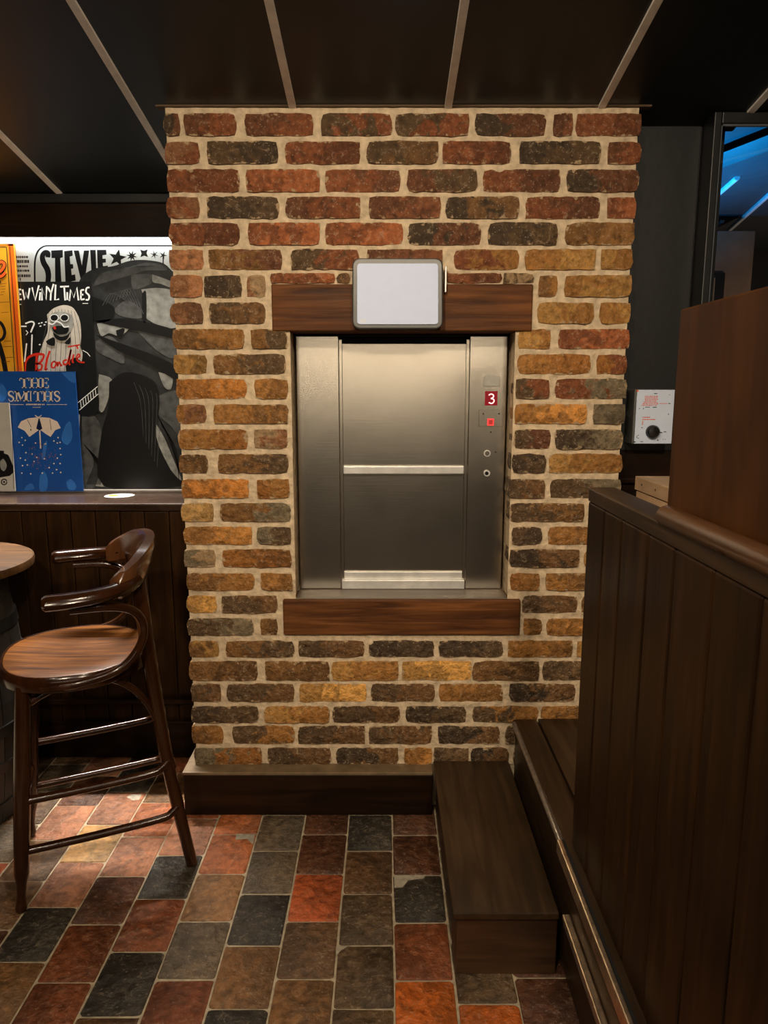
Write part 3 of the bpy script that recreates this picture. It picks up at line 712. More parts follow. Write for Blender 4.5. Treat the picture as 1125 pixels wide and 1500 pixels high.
C_(); S([(27.5, 446), (31, 446)], .9)
flat_build(b, 'masthead', wt, vin)
PV = (vin, Yv)
layer(PV, [[(69, 461), (78, 452), (92, 447), (104, 449), (111, 456), (117, 470), (119, 490), (118, 508), (121, 520), (116, 545), (108, 560), (112, 590), (100, 604), (92, 600), (80, 570), (58, 545), (56, 525), (64, 500), (70, 484)]], pale, 2)
layer(PV, [[(73, 462), (82, 457), (98, 458), (107, 465), (106, 480), (98, 492), (88, 494), (78, 487), (74, 477)]], g3, 3, 'face')
layer(PV, [[(96, 536), (112, 524), (140, 560), (143, 604), (112, 604), (100, 560)], [(67, 500), (79, 494), (80, 506), (71, 505)], [(94, 503), (103, 494), (102, 504)], [(78, 487), (88, 493), (98, 491), (103, 486), (98, 497), (88, 499), (80, 494)], [(76, 480), (86, 477), (100, 480), (98, 488), (86, 490), (79, 486)]], ink, 4, 'shadow')
b = MB()
for cx in (79.5, 94.5): ell(b, cx, 465.5, 5.6, 4.6, Yv - 4.5 * E, 16)
flat_build(b, 'dark_lens', ink, vin)
b = MB()
for k in range(9): ribbon(b, [(72 + k * 4.6, 456 - 3 * math.sin(k * .4)), (66 + k * 6.2, 486), (60 + k * 7.2, 520), (62 + k * 6.2, 560)], .6, Yv - 2.5 * E, 4)
flat_build(b, 'hair_strands', g2, vin, True)
b = MB(); Yt = Yv - 5 * E
for cx in (79.5, 94.5): ribbon(b, [(cx + 6 * math.cos(a * .52), 465.5 + 5 * math.sin(a * .52)) for a in range(13)], 1.1, Yt, 2)
S([(71, 473), (77, 475), (83, 471), (90, 474), (94, 479), (101, 478)], 1.8, 3); S([(86, 466), (89, 466)], 1)
S([(30, 478), (39, 478)], 2); S([(37, 474), (46, 471), (50, 474), (47, 482), (45, 487)], 2.2, 3); S([(47, 490), (46, 520)], 2); S([(38, 484), (41, 487), (38, 491)], 1.2)
for q in ((56, 474), (60, 473), (58, 478), (66, 472), (64, 476), (57, 505)): S([q, (q[0] + 2.5, q[1] - .5)], 1.6)
S([(39, 503), (36, 530)], 2); S([(114, 590), (143, 566)], 1.2); S([(116, 601), (144, 577)], 1.2)
for k in range(7): S([(118 + k * 3.6, 588 - k * 3), (119 + k * 3.6, 597 - k * 3)], 1.0)
S([(121, 513), (128, 517), (132, 522)], 1)
flat_build(b, 'white_details', wt, vin, True)
b = MB(); Yt = Yv - 6 * E
C_(); S([(37, 545), (38, 530), (44, 522), (54, 519), (64, 520), (60, 530), (52, 533)], [1.5, 3, 3.5, 4, 3.5, 3, 2], 5)
S([(54, 521), (53, 544)], 3.4, 2); S([(53, 533), (61, 534), (60, 541), (52, 543.5)], 2.6, 4)
C_(); S([(73, 514), (69, 526), (66, 542)], 3.2, 3); S([(66, 542), (70, 540)], 2)
C_(); S([(80, 529), (76, 532), (76, 538), (80, 538), (82, 532), (79, 529)], 2.4, 3)
C_(); S([(84, 530), (84, 537), (87, 530), (89, 536), (91, 534)], 2.4, 3)
C_(); S([(98, 527), (93, 529), (94, 534), (99, 531), (104, 512)], 2.6, 4); S([(104, 512), (101, 531), (103, 534)], 2.6, 3)
C_(); S([(108, 519), (106, 529), (108, 531)], 2.6, 3); S([(112, 506), (114, 511)], 2.4)
C_(); S([(112, 526), (117, 521), (114, 519), (112, 525), (116, 530), (124, 531)], 2.2, 4)
C_(); S([(100, 508), (117, 505)], 2)
flat_build(b, 'red_script', red, vin)
layer(PV, [[(78, 479), (81, 478), (82, 482), (79, 482)]], red, 7, 'lips')

# --- orange poster, leaning frame
Yo = YB - .032
org = poster('orange_poster', [(-130, 357), (20, 357), (33, 548), (-118, 548)], Yo, print_mat('amber', (214, 148, 30), .14, 12), 'amber poster with black outlined figure at far left', .012)
b = MB(); ribbon(b, [(15.5, 357.5), (28.5, 548)], 8, Yo - E, 1); ribbon(b, [(-130, 358.5), (19, 358.5)], 3, Yo - E, 1)
flat_build(b, 'orange_border', print_mat('orange_edge', (228, 98, 18), .08), org)
b = MB(); Yt = Yo - 2 * E
S([(9.5, 362), (22, 548)], 1.2); S([(-120, 362), (9.5, 362)], 1.2); S([(14, 358), (27, 548)], 1.0)
S([(-8, 402), (2, 396), (6.5, 388), (2, 383.5), (-4, 388), (-4, 398), (1, 405), (8, 399)], 6.5, 4)
S([(-6, 470), (2, 474), (7, 486), (4, 496), (-4, 500)], 4.5, 4); S([(-3, 500), (4, 522), (9, 548)], 7, 3)
S([(0, 411), (1, 415)], 1.5)
flat_build(b, 'black_lines', ink, org)
b = MB(); Yt = Yo - 3 * E
S([(-8, 402), (2, 396), (6.5, 388), (2, 383.5), (-4, 388), (-4, 398), (1, 405), (8, 399)], 4, 4)
flat_build(b, 'orange_letter', print_mat('orange_letter', (226, 84, 28), .05), org)
b = MB(); Yt = Yo - 3 * E
for (x0, x1, yy) in ((0, 9, 416), (1, 8, 420), (0, 8, 424), (1, 7, 428), (0, 5, 432), (0, 14, 443), (2, 12, 458), (6, 16, 500), (5, 17, 508), (8, 20, 524), (6, 15, 530)): S([(x0, yy), (x1, yy - .8)], .8)
flat_build(b, 'brown_marks', print_mat('brown_ink', (130, 74, 16), .1), org, True)

# --- blue poster standing on the ledge
Yu = YB - .050
blu = poster('blue_poster', [(-14, 544), (109.5, 544), (122, 719.5), (-4, 719.5)], Yu, print_mat('royal_blue', (22, 78, 158), .16, 8), 'blue poster with white umbrella drawing standing on ledge', .006)
layer((blu, Yu), [[(0, 562), (5, 564), (10, 574), (8, 584), (0, 588)], [(69, 556), (72, 568), (73, 586), (69, 592), (67, 575)], [(96, 622), (103, 618), (106, 640), (98, 652), (90, 642)], [(64, 650), (69, 646), (66, 668), (61, 672)],
                  [(58, 698), (64, 690), (70, 702), (68, 718), (58, 718)], [(97, 706), (104, 702), (112, 712), (108, 718), (100, 716)], [(38, 712), (46, 708), (50, 716), (36, 718)], [(90, 546), (108, 546), (110, 560), (102, 558)]], print_mat('light_blue', (48, 112, 196), .15, 14), 1, 'blue_flames')
cream = print_mat('ink_cream', (228, 214, 200), .04)
b = MB(); Yt = Yu - 2 * E
def R_(x0, y0, x1, y1): poly(b, [(x0, y0), (x1, y0), (x1, y1), (x0, y1)], Yt)
def letter(ch, x, y, h, wd):
    t = wd * .22; th = wd * .09; sf = wd * .11
    yb = y + h; b.cut()
    def stem(xc, tt=t): R_(xc - tt / 2, y, xc + tt / 2, yb); R_(xc - tt / 2 - sf, y, xc + tt / 2 + sf, y + th); R_(xc - tt / 2 - sf, yb - th, xc + tt / 2 + sf, yb)
    if ch == 'T': R_(x, y, x + wd, y + th * 1.2); stem(x + wd / 2); R_(x, y, x + th, y + h * .28); R_(x + wd - th, y, x + wd, y + h * .28)
    if ch == 'H': stem(x + wd * .2); stem(x + wd * .8); R_(x + wd * .2, y + h * .46, x + wd * .8, y + h * .53)
    if ch == 'I': stem(x + wd / 2)
    if ch == 'E':
        stem(x + wd * .25); R_(x + wd * .2, y, x + wd * .92, y + th); R_(x + wd * .2, yb - th, x + wd * .95, yb); R_(x + wd * .2, y + h * .47, x + wd * .7, y + h * .53)
        R_(x + wd * .92 - th, y, x + wd * .92, y + h * .25); R_(x + wd * .95 - th, yb - h * .27, x + wd * .95, yb); R_(x + wd * .7 - th, y + h * .38, x + wd * .7, y + h * .62)
    if ch == 'M':
        stem(x + wd * .12, t * .5); stem(x + wd * .86, t)
        poly(b, [(x + wd * .08, y), (x + wd * .28, y), (x + wd * .54, yb - h * .2), (x + wd * .46, yb)], Yt); poly(b, [(x + wd * .46, yb), (x + wd * .82, y), (x + wd * .74, y), (x + wd * .45, yb - h * .2)], Yt)
    if ch == 'S':
        ribbon(b, [(x + wd * .85, y + h * .28), (x + wd * .72, y + h * .06), (x + wd * .45, y + h * .02), (x + wd * .2, y + h * .15), (x + wd * .28, y + h * .38), (x + wd * .6, y + h * .52), (x + wd * .84, y + h * .7), (x + wd * .72, y + h * .93), (x + wd * .4, y + h * .98), (x + wd * .15, y + h * .72)],
               [t * .3, t * .5, t * .6, t * .9, t * 1.15, t * 1.2, t * 1.0, t * .7, t * .5, t * .3], Yt, 4)
for ch, x_, wd in (('T', 28, 15), ('H', 43.5, 15.5), ('E', 59.5, 13)): letter(ch, x_, 553.5, 15, wd)
for ch, x_, wd in (('S', 10.5, 11), ('M', 22, 19), ('I', 41.5, 7), ('T', 49, 13), ('H', 62.5, 15), ('S', 78, 11)): letter(ch, x_, 573, 15, wd)
b.cut()
R_(14, 592.2, 35, 592.9); R_(68, 592.2, 98, 592.9)
rr = random.Random(3); xx = 38
while xx < 66: R_(xx, 591.5, xx + 1.4, 593.5); xx += rr.uniform(1.8, 2.6)
xx = 48
while xx < 60: R_(xx, 596, xx + 1, 597.2); xx += 1.8
flat_build(b, 'lettering', cream, blu)
b = MB()
poly(b, [(26, 626), (31, 617), (42, 612.5), (57, 611), (72, 612), (84, 617.5), (89, 627), (81, 630), (74, 640), (66, 635), (58, 629), (50, 635), (43, 640), (36, 631)], Yt)
ribbon(b, [(51, 608), (56, 611), (61, 608)], 1.2, Yt, 3); ribbon(b, [(58, 624), (59.5, 657)], 1.8, Yt, 1)
flat_build(b, 'umbrella', cream, blu)
b = MB()
for (dx, dy) in ((32, 641), (28, 648), (37, 645), (33, 652), (52, 649), (67, 650), (79, 646), (85, 641), (84, 649), (88, 648), (88, 657), (30, 671), (38, 663), (33, 682), (32, 693), (40, 681), (45, 694), (37, 674), (47, 665), (62, 693), (66, 650.5), (77, 693), (83, 688), (89, 692), (79, 679), (88, 679), (84, 671), (89, 666), (72, 685), (54, 670), (50, 676), (65, 672)):
    ell(b, dx, dy, 1.1, 1.1, Yt, 8)
flat_build(b, 'rain_dots', cream, blu, True)
b = MB(); Yt = Yu - 3 * E
poly(b, [(56.5, 613), (58, 613), (62, 628), (58, 630.5), (53, 628)], Yt); poly(b, [(44, 629), (46, 628), (45.5, 632)], Yt); ribbon(b, [(40, 615), (46, 626)], .7, Yt, 1); ribbon(b, [(73, 614), (75, 630)], .7, Yt, 1)
flat_build(b, 'dark_print', print_mat('ink_navy', (14, 30, 66), .1), blu)
b = MB(); rr = random.Random(5)
for k in range(90):
    a = rr.uniform(0, 6.28); q = rr.uniform(1, 20); ell(b, 60 + math.cos(a) * q * 1.2, 668 + math.sin(a) * q, .6, .6, Yu - 3 * E, 5)
flat_build(b, 'spatter', print_mat('ink_rust', (150, 96, 70), .1), blu, True)

# --- pale print standing in front at the far left
Yg = YB - .072
gp = poster('pale_poster', [(-110, 590), (13, 590), (22.5, 719.5), (-100, 719.5)], Yg, print_mat('pale_sheet', (188, 186, 178), .08, 20), 'pale grey poster with dark photo at bottom left corner', .006)
layer((gp, Yg), [[(-60, 665), (0, 660), (6, 664), (14, 670), (14.5, 697), (-60, 697)]], ink, 1, 'dark_photo')
layer((gp, Yg), [[(0, 676), (5, 672), (10, 682), (6, 690), (1, 686)]], g3, 2, 'light_patch')
b = MB(); ribbon(b, [(6 + 4 * math.cos(a * .5), 706 + 4 * math.sin(a * .5)) for a in range(13)], 1.6, Yg - E, 2); ell(b, 6, 706, 1.6, 1.6, Yg - E, 10); ribbon(b, [(17, 598), (24 - 4, 716)], .6, Yg - E, 1)
flat_build(b, 'ring_mark', ink, gp)

# --- oval sticker / coaster on ledge
c = onZ(175, 727, ZL)
co = empty('coaster', (c.x, c.y, ZL), 'white oval coaster with yellow print lying on ledge', 'coaster')
MB().lathe([(.052, 0.0), (.054, .001), (.054, .0025), (.052, .003)], (c.x, c.y, ZL + .0003), 28).build('card', plain('coaster_white', (.36, .36, .34), .5), co, smooth=True)
MB().lathe([(.020, .003), (.020, .0034)], (c.x - .022, c.y - .004, ZL + .0003), 18).build('print', plain('coaster_yellow', lin(160, 120, 40), .5), co)

# ================================================================== PLATFORM, STEP, PARTITION (right)
ZPF = 0.312; XN = 0.408
pf = empty('floor_platform', (1.2, 1.0, 0), 'raised dark wooden platform floor behind panelled partition', 'platform', kind='structure')
box_obj('deck', (XN + .085, -1.2, ZPF - .025), (2.6, YP - .003, ZPF), M['dark_y'], pf, .002)
box_obj('edge_board', (XN, -1.2, ZPF - .03), (XN + .082, YP - .003, ZPF + .002), M['dark_y'], pf, .012)
box_obj('riser', (XN + .014, -1.2, .004), (XN + .03, YP - .003, ZPF - .03), M['dark_y'], pf)
ns = empty('nosing_strip', (XN, 1.2, ZPF), 'worn metal nosing strip along platform edge beside partition', 'nosing')
MB().tube([(XN + .004, 1.50, ZPF - .004), (XN + .004, YP - .03, ZPF - .004)], .0075, 10).build('steel_length', M['nos_steel'], ns, smooth=True)
b = MB().box((XN - .006, 0.2, ZPF - .028), (XN + .006, 1.50, ZPF + .006)); b.build('brass_length', M['brass'], ns, .003)
box_obj('groove', (XN + .0065, 0.2, ZPF + .002), (XN + .012, 1.50, ZPF + .0045), M['void'], ns)
n2 = empty('nosing_strip', (XN, 1.0, .14), 'lower metal trim strip along platform riser beside step', 'nosing')
box_obj('bar', (XN - .004, 0.2, .165), (XN + .0135, 1.432, .178), M['brass'], n2, .003)
box_obj('bar', (XN - .001, 0.2, .148), (XN + .0135, 1.432, .160), M['nos_steel'], n2, .003)
st = empty('box_step', (.28, 1.78, 0), 'low dark wooden box step against brick pillar', 'step')
sx0, sx1, sy0, sy1, szt = .158, XN - .007, 1.442, YP - .012, .171
box_obj('front_board', (sx0 + .010, sy0 + .012, .001), (sx1, sy0 + .03, szt - .018), wood('wood_step_front', (.022, .010, .004), (.075, .034, .012), (1.2, 12, 12), .45, .2), st, .002)
box_obj('side_board', (sx0 + .010, sy0 + .031, .001), (sx0 + .026, sy1, szt - .018), M['dark_y'], st, .002)
box_obj('tread', (sx0, sy0, szt - .018), (sx1, sy1, szt), M['dark_y'], st, .003)
# partition of vertical boards
PXA = 0.434; PZT = 1.146; PY1 = 1.49
pt = empty('partition', (PXA, .8, ZPF), 'waist high partition of dark vertical boards beside platform edge', 'partition')
px_edges = [868 - 14, 0]
y = PY1; i = 0
widths = [.115, .105, .130, .107, .127, .121, .12, .12, .12, .12, .12]
for wd in widths:
    box_obj('plank', (PXA, y - wd + .0030, ZPF + .003), (PXA + .016, y, PZT - .030), M['dark'], pt, .0045); y -= wd
box_obj('end_post', (PXA + .016, PY1 - .03, ZPF + .003), (PXA + .055, PY1, PZT - .03), M['dark'], pt, .003)
box_obj('back_sheet', (PXA + .0165, y, ZPF + .003), (PXA + .022, PY1 - .03, PZT - .03), M['dark'], pt)
box_obj('top_rail', (PXA - .001, y, PZT - .030), (PXA + .056, PY1, PZT), M['dark_y'], pt, .004)
# upper screen with rounded rail
XS = 0.452
PS = empty('screen_panel', (XS, .8, PZT), 'tall brown wooden screen panel standing on dark partition', 'screen')
ysc = 1.135
box_obj('panel', (XS + .006, y, PZT + .001), (XS + .03, ysc, 1.472), M['panelw'], PS, .003)
MB().tube([(XS - .012, y, PZT + .010), (XS - .012, 1.090, PZT + .010), (XS - .010, 1.103, PZT + .007), (XS - .008, 1.109, PZT + .002)], [.0165, .0165, .012, .004], 16).build('rounded_rail', wood('wood_rail', (.05, .020, .007), (.12, .05, .017), (14, 1.2, 14), .26, .05, .1), PS, smooth=True)

# ================================================================== RIGHT: dark wall, window, crate, control box
wr = empty('wall_right', (1.2, YR, 0), 'dark wall with black panel right of brick pillar', 'wall', kind='structure')
xw = onY(1046, 300, YR - .07).x
box_obj('lower_wall', (PX1 - .004, YR + .004, 0), (2.6, YR + .03, 1.17), M['dark_h'], wr)
box_obj('black_panel', (PX1 - .004, YR, 1.16), (onY(1020, 300, YR).x, YR + .025, cz(YR)), plain('panel_black', (.0075, .0072, .0072), .45, var=.1), wr, .002)
box_obj('black_return', (onY(1020, 300, YR).x, YR + .006, 1.16), (xw + .05, YR + .03, cz(YR)), M['blackw'], wr)
box_obj('dado_rail', (PX1, YR - .012, 1.058), (2.6, YR + .004, 1.075), M['dark_h'], wr, .003)
wn = empty('window_1', (1.4, YR, 1.2), 'black framed interior window to blue lit room', 'window', kind='structure')
yf = YR - .075
zt_o, zt_i = onY(1080, 163, yf).z, onY(1080, 181, yf).z
zb_w = 1.10; xo = onY(1045, 200, yf).x; xi = xo + .022; xr = 2.05
box_obj('frame_stile', (xo, yf, zb_w), (xi, YR + .05, zt_o), M['blackw'], wn, .003)
box_obj('frame_stile', (xr, yf, zb_w), (xr + .03, YR + .05, zt_o), M['blackw'], wn, .003)
box_obj('frame_head', (xi, yf, zt_i), (xr, yf + .03, zt_o), M['blackw'], wn, .003)
box_obj('frame_sill', (xi, yf, zb_w), (xr, YR + .05, zb_w + .03), M['blackw'], wn, .003)
M['bead'] = plain('glazing_bead', (.22, .25, .28), .3, .7)
box_obj('glazing_bead', (xi, yf + .004, zb_w + .03), (xi + .004, yf + .012, zt_i), M['bead'], wn)
box_obj('glazing_bead', (xi, yf + .004, zt_i - .004), (xr, yf + .012, zt_i), M['bead'], wn)
gm, nt, p = base_mat('glass_pane'); 
tr = N(nt, 'ShaderNodeBsdfTransparent'); gl = N(nt, 'ShaderNodeBsdfGlossy'); gl.inputs['Roughness'].default_value = .02
fr = N(nt, 'ShaderNodeFresnel'); fr.inputs[0].default_value = 1.45; ms = N(nt, 'ShaderNodeMixShader')
nt.links.new(fr.outputs[0], ms.inputs[0]); nt.links.new(tr.outputs[0], ms.inputs[1]); nt.links.new(gl.outputs[0], ms.inputs[2]); nt.links.new(ms.outputs[0], nt.nodes['Material Output'].inputs[0])
box_obj('pane', (xi + .001, yf + .012, zb_w + .03), (xr, yf + .016, zt_i - .001), gm, wn)

# room seen through the window
br = empty('ceiling_beyond', (2.5, 4, 2.5), 'blue lit ceiling of room beyond window', 'ceiling', kind='structure')
ZC2 = 2.52
M['ceil2'] = plain('ceiling_beyond', (.06, .06, .065), .5, var=.1)
box_obj('slab', (0.9, 2.36, ZC2), (6.5, 6.4, ZC2 + .03), M['ceil2'], br)
def strip2(p, q):
    A = onZ(p[0], p[1], ZC2 - .005); B = onZ(q[0], q[1], ZC2 - .005)
    MB().tube([A, A + (B - A) * 2.2], .016, 8).build('cover_strip', plain('strip_white', (.7, .7, .7), .5), br)
strip2((1068, 337), (1125, 286)); strip2((1045, 290), (1060, 277)); strip2((1040, 337), (1048, 331))
A = onZ(1040, 240, ZC2 - .04); B = onZ(1130, 206, ZC2 - .04)
bmv = (B - A).normalized()
bm_ = empty('ceiling_beam', tuple(A), 'black beam under blue lit ceiling beyond window', 'beam')
MB().tube([A - bmv * .5 + Vector((0, 0, .0)), A + bmv * 3], .075, 4, (1.0, .55)).build('beam', M['blackw'], bm_)
wb = box_obj('wall_beyond', (0.9, 6.3, 0), (6.5, 6.35, 2.6), plain('wall_beyond', (.02, .018, .016), .7)); tag(wb, 'dark far wall of room beyond window', 'wall', kind='structure')
w3 = box_obj('wall_beyond_side', (0.88, 2.36, 0), (0.92, 6.3, 2.6), M['blackw']); tag(w3, 'black side wall of room beyond window', 'wall', kind='structure')
f2 = box_obj('floor_beyond', (0.9, 2.36, -.05), (6.5, 6.3, 0), M['dark_y']); tag(f2, 'dark floor of room beyond window', 'floor', kind='structure')
cb = empty('column', tuple(onY(1070, 500, 5.0) * 1), 'brown boxed column in room beyond window', 'column')
a0 = onY(1032, 338, 5.0); a1 = onY(1107, 338, 5.0)
colm = plain('column_brown', lin(112, 86, 66), .6, var=.2, scale=6)
box_obj('shaft', (a0.x, 5.0, .0), (a1.x, 5.35, a0.z), colm, cb, .004)
d0 = onY(1030, 400, 4.99); d1 = onY(1062, 400, 4.99)
box_obj('niche', (d0.x, 4.985, .9), (d1.x, 5.001, d0.z), M['blackw'], cb)
box_obj('niche_post', (onY(1036, 420, 4.98).x, 4.97, .9), (onY(1046, 420, 4.98).x, 4.984, onY(1040, 407, 4.98).z), plain('post_tan', lin(130, 108, 84), .5), cb)
bl_ = bpy.data.lights.new('blue_lamp', 'SPOT'); bl_.energy = 330; bl_.color = (0.01, .36, 1.0); bl_.spot_size = math.radians(140); bl_.spot_blend = .9; bl_.shadow_soft_size = .06
blo = bpy.data.objects.new('blue_lamp', bl_); COL.objects.link(blo); blo.location = (1.25, 4.1, 1.55); blo.rotation_euler = (math.pi, 0, 0)
lamp('column_fill', (2.9, 4.0, 1.0), (2.6, 5.0, 1.6), 9, .1, WARM)  # added unseen warm fill that brightens the column

# pine crate
cxx = 0.712
cr = empty('pine_crate', (.95, 1.6, ZPF), 'pale pine box with lid behind partition', 'crate')
zc_ = 1.108
yk = 1.995
for q in range(5):
    box_obj('side_board', (cxx + .004, yk - .155 * (q + 1) + .0008, ZPF + .002), (cxx + .02, yk - .155 * q, zc_ - .041), M['pine'], cr, .001)
box_obj('end_board', (cxx + .02, yk - .018, ZPF + .002), (1.25, yk, zc_ - .041), M['pine'], cr, .001)
ldp = box_obj('lid', (cxx, yk - .80, zc_ - .038), (1.26, yk + .005, zc_), M['pine_h'], cr, .002)
for q in (.05, .15, .3, .45):
    MB().tube([(cxx + .002, yk - q, zc_ - .018), (cxx - .001, yk - q, zc_ - .018)], .003, 8).build('screw', M['hoop'], ldp)

# white control box with knob
YK = YR - .075
kb = empty('control_box', tuple(onY(955, 650, YK)), 'white wall control box with orange print and black knob', 'control box')
a = onY(929, 650, YK); c = onY(989, 571, YK)
box_obj('housing', (a.x - .006, YK + .004, a.z - .002), (c.x + .002, YR, c.z + .002), plain('housing_grey', (.10, .095, .085), .45, .3), kb, .003)
box_obj('front_plate', (a.x, YK, a.z), (c.x, YK + .004, c.z), plain('plate_white', (.58, .66, .80), .4, var=.03, bump=0), kb, .0015)
k = onY(955.5, 632.5, YK)
MB().tube([(k.x, YK + .001, k.z), (k.x, YK - .010, k.z), (k.x, YK - .016, k.z), (k.x, YK - .018, k.z)], [.0205, .0200, .016, .006], 24).build('knob', M['black'], kb, smooth=True)
b = MB(); Yt = YK - E; rr = random.Random(9)
orn = plain('print_orange', lin(214, 96, 58), .5, var=0, bump=0)
for i_ in range(7):
    yy = 580 + i_ * 2.2; xx = 944.5 - max(0, i_ - 3) * 1.6
    while xx < 962 + (3 if i_ == 5 else 0):
        ww = rr.uniform(1, 3.5); R_(xx, yy, min(xx + ww, 965), yy + 1.2); xx += ww + .7
R_(966, 590.6, 978, 591.4)
for i_ in range(2):
    xx = 941
    while xx < (952 if i_ == 0 else 960): ww = rr.uniform(1, 3); R_(xx, 610.5 + i_ * 3.2, xx + ww, 612 + i_ * 3.2); xx += ww + .6
for i_ in range(3): R_(940.5 - i_ * .2, 617 + i_ * 2, 942.5 - i_ * .2, 618.2 + i_ * 2)
ell(b, 934, 572.5, 1.8, 1.3, Yt, 10)
flat_build(b, 'orange_print', orn, kb, True)
b = MB()
for (x0, y0, x1, y1) in ((936, 598, 937.5, 599), (942, 597.5, 943, 599.5), (945, 596, 952, 596.8), (956, 596, 962, 597), (939.5, 626, 941.5, 627), (967, 633, 970, 634.3), (972, 632, 976, 633), (962.5, 644, 964.5, 645.5), (971, 643, 972, 644), (974, 643, 975, 644), (927.5, 646.5, 931, 648), (938, 646.5, 942, 647.3), (978.5, 606, 979.8, 607.6), (980, 578, 981.5, 578.8), (979, 590.5, 982, 591.6), (958, 576, 963, 577)):
    R_(x0, y0, x1, y1)
ribbon(b, [(936, 637), (933, 639), (932.5, 641), (936, 642)], .7, Yt, 3)
flat_build(b, 'black_print', ink, kb, True)

# ================================================================== BAR STOOL
O = Vector((-0.80, 1.905, 0)); FV = Vector((-.925, -.38, 0)).normalized(); LV = Vector((FV.y, -FV.x, 0))
if LV.y < 0: LV = -LV
def sp(a, b_, z): return O + FV * a + LV * b_ + Vector((0, 0, z))
bs = empty('bar_stool', tuple(O), 'bentwood bar stool with arms and polished round wooden seat', 'stool')
ZS = .64
# seat: D-shaped disc, rim plus inset top
def seat_outline(k, dz, n=40):
    out = []
    for i in range(n):
        t = 2 * math.pi * i / n
        a = .056 + k * .198 * math.copysign(abs(math.cos(t)) ** .85, math.cos(t)); q = k * .212 * math.copysign(abs(math.sin(t)) ** .82, math.sin(t))
        if a < 0: q *= 1 - .25 * min(1, (-a) / .15)
        out.append(sp(a, q, ZS + dz))
    return out
def loft(rings):
    b = MB(); n = len(rings[0]); vs = [p for r_ in rings for p in r_]
    fs = [(i*n+k_, i*n+(k_+1) % n, (i+1)*n+(k_+1) % n, (i+1)*n+k_) for i in range(len(rings)-1) for k_ in range(n)] + [list(range(n))[::-1], [(len(rings)-1)*n+k_ for k_ in range(n)]]
    b.add(vs, fs); return b
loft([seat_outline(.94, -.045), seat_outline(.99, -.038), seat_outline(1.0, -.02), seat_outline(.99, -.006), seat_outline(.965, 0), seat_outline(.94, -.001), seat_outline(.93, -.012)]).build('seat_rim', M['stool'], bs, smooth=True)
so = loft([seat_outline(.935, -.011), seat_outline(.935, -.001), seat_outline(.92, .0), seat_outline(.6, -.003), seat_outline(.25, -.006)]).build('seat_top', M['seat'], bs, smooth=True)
def leg(top, foot, extra=None, r0=.0205, r1=.0150):
    top = Vector(top); foot = Vector(foot); pts = []; rs = []
    for t, r_ in ((0, r0 * .95), (.15, r0), (.4, r0 * 1.05), (.7, r0 * .98), (.83, r0 * .92), (.86, r0 * .72), (.88, r1 * .85), (.93, r1 * .72), (.97, r1 * .85), (.985, r1), (1, r1 * .8)):
        pts.append(top.lerp(foot, t)); rs.append(r_)
    return MB().tube(pts, rs, 12)
leg(sp(.185, -.152, ZS - .03), sp(.234, -.173, .004)).build('leg', M['stool'], bs, smooth=True)
leg(sp(.185, .152, ZS - .03), sp(.234, .173, .004)).build('leg', M['stool'], bs, smooth=True)
for s in (-1, 1):
    pts = smooth_pts([sp(-.105, s * .12, .875), sp(-.112, s * .132, .78), sp(-.120, s * .14, .66), sp(-.135, s * .142, .5), sp(-.16, s * .145, .28), sp(-.205, s * .15, .004)], 5)
    n = len(pts); MB().tube(pts, [.0195 - .0035 * max(0, i_ / (n - 1) - .5) * 2 for i_ in range(n)], 12).build('leg', M['stool'], bs, smooth=True)
    # arm support loop
    MB().tube(smooth_pts([sp(.06, s * .243, .822), sp(-.03, s * .236, .818), sp(-.085, s * .215, .795), sp(-.110, s * .195, .745), sp(-.095, s * .192, .685), sp(-.04, s * .200, .636), sp(.06, s * .207, .617), sp(.14, s * .190, .612)], 6), .0115, 10).build('arm_support', M['stool'], bs, smooth=True)
    # under-seat arch brace
    MB().tube(smooth_pts([sp(.188, s * .150, .555), sp(.11, s * .150, .592), sp(.01, s * .148, .600), sp(-.06, s * .146, .572), sp(-.115, s * .146, .50), sp(-.150, s * .147, .39), sp(-.168, s * .148, .31)], 6), .0095, 10).build('arch_brace', M['stool'], bs, smooth=True)
    # side stretchers, bent inwards near back leg
    for z0, z1 in ((.305, .315), (.165, .175)):
        af = .185 + .049 * (1 - z0 / .61); ab = -.135 - .07 * (1 - z0 / .5)
        MB().tube(smooth_pts([sp(af, s * .166, z0), sp(.05, s * .168, z0 + .003), sp(ab + .06, s * .168, z1), sp(ab + .025, s * .162, z1 + .008), sp(ab + .004, s * .150, z1 + .022)], 5), .0110, 10).build('stretcher', M['stool'], bs, smooth=True)
MB().tube([sp(.185 + .049 * (1 - .24 / .61), -.16, .24), sp(.185 + .049 * (1 - .24 / .61), .16, .24)], .010, 10).build('stretcher', M['stool'], bs, smooth=True)
MB().tube([sp(-.172, -.148, .26), sp(-.172, .148, .26)], .009, 10).build('stretcher', M['stool'], bs, smooth=True)
# arms and crest
def arm(s):
    P = smooth_pts([sp(.118, s * .255, .848), sp(.06, s * .256, .849), sp(-.01, s * .246, .852), (sp(-.06, s * .218, .858)), sp(-.095, s * .18, .868)], 5)
    n = len(P); return MB().tube(P, [.021 if i_ == 0 else .029 if i_ < 3 else .030 - .004 * i_ / n for i_ in range(n)], 12, (1.0, .68))
for s in (-1, 1): arm(s).build('arm_rest', M['stool'], bs, smooth=True)
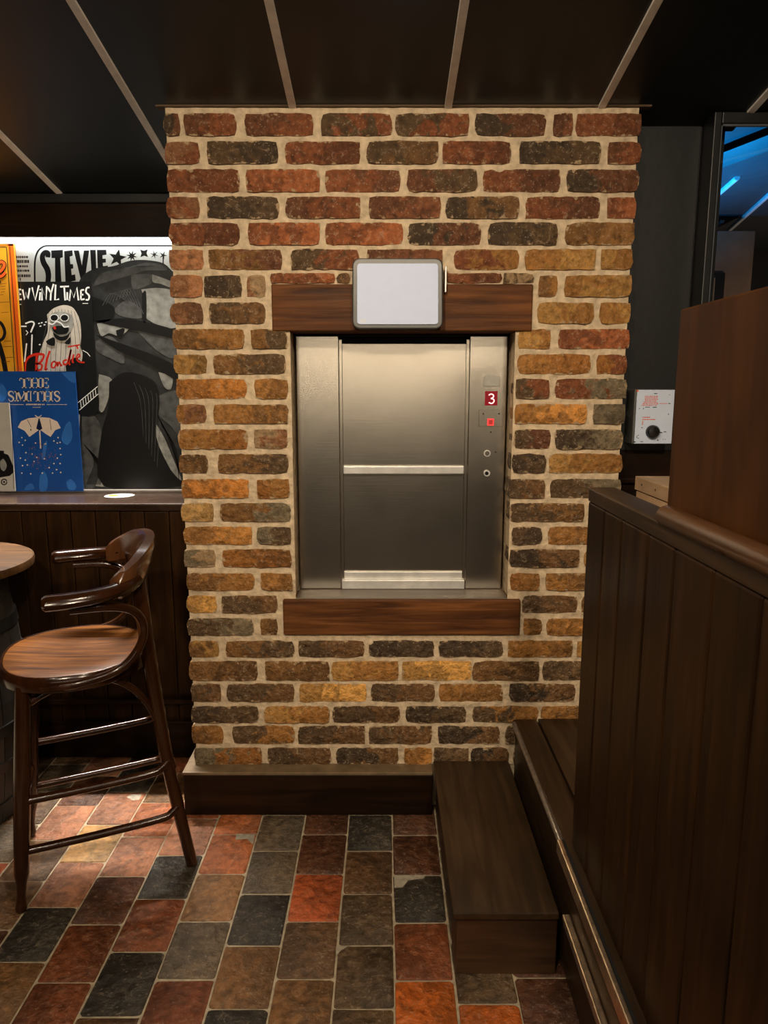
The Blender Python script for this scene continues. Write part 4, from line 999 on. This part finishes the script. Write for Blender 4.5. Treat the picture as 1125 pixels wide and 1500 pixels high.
# crest: curved block swept around the back
P = smooth_pts([sp(-.045, -.218, .858), sp(-.085, -.185, .876), sp(-.115, -.13, .893), (sp(-.132, -.06, .898)), sp(-.136, 0, .899), sp(-.132, .06, .898), sp(-.115, .13, .893), sp(-.085, .185, .876), sp(-.045, .218, .858)], 4)
b = MB(); n = len(P); vs = []
for i_, p_ in enumerate(P):
    t = (P[min(i_ + 1, n - 1)] - P[max(i_ - 1, 0)]).normalized(); nn = Vector((t.y, -t.x, 0)).normalized()
    q = math.sin(math.pi * i_ / (n - 1)) ** .5 if 0 < i_ < n - 1 else 0
    hh = .022 + .030 * q; tk = .020
    c0 = p_
    for (u, v) in ((-1, -.8), (-.6, -1), (.6, -1), (1, -.8), (1.0, .7), (.7, 1), (-.5, 1), (-.9, .75)):
        vs.append(c0 + nn * (tk * u + .012 * v * q) + Vector((0, 0, hh * v)))
fs = [(i_*8+k_, i_*8+(k_+1) % 8, (i_+1)*8+(k_+1) % 8, (i_+1)*8+k_) for i_ in range(n-1) for k_ in range(8)] + [list(range(8))[::-1], [(n-1)*8+k_ for k_ in range(8)]]
b.add(vs, fs); b.build('crest_rail', wood('wood_crest', (.05, .018, .006), (.12, .045, .015), (8, 8, 1), .2, .02, .6), bs, smooth=True)

# ================================================================== BARREL TABLE (left edge)
bx, by = -1.397, 2.10
bt_ = empty('barrel_table', (bx, by, 0), 'dark barrel table with round wooden top at left edge', 'table')
MB().lathe([(.285, .802), (.300, .806), (.302, .820), (.300, .830), (.292, .834)], (bx, by, 0), 48).build('table_top', M['table'], bt_, smooth=True)
def br_(z): return .205 + .045 * (1 - ((z - .40) / .40) ** 2)
ns_ = 20
for k_ in range(ns_):
    a0 = 2 * math.pi * k_ / ns_ + .006; a1 = 2 * math.pi * (k_ + 1) / ns_ - .006; vs = []
    zs = [.005 + .796 * i_ / 8 for i_ in range(9)]
    for z_ in zs:
        for (rr_, aa) in ((br_(z_), a0), (br_(z_), a1), (br_(z_) - .02, a1), (br_(z_) - .02, a0)): vs.append((bx + rr_ * math.cos(aa), by + rr_ * math.sin(aa), z_))
    MB().add(vs, [(i_*4+q, i_*4+(q+1) % 4, (i_+1)*4+(q+1) % 4, (i_+1)*4+q) for i_ in range(8) for q in range(4)] + [(3, 2, 1, 0), (32, 33, 34, 35)]).build('stave', M['barrel'], bt_)
for z_ in (.06, .20, .32, .52, .64, .76):
    MB().lathe([(br_(z_ - .017) + .001, -.017), (br_(z_ - .017) + .004, -.017), (br_(z_ + .017) + .004, .017), (br_(z_ + .017) + .001, .017)], (bx, by, z_), 40).build('hoop', M['hoop'], bt_, smooth=True)

# ================================================================== rest of the room shell (behind the viewer)
M['rearw'] = plain('rear_wall', (.03, .022, .015), .7, var=.2, scale=3)
tag(box_obj('wall_rear', (-3.2, -3.42, 0), (3.2, -3.38, 3.1), M['rearw']), 'dim brown wall behind the viewer', 'wall', kind='structure')
tag(box_obj('wall_far_left', (-3.24, -3.4, 0), (-3.2, 2.74, 3.1), M['rearw']), 'dim brown side wall beyond barrel table', 'wall', kind='structure')
tag(box_obj('wall_far_right', (2.9, -3.4, 0), (2.94, 2.4, 3.1), M['rearw']), 'dim brown side wall beyond platform', 'wall', kind='structure')
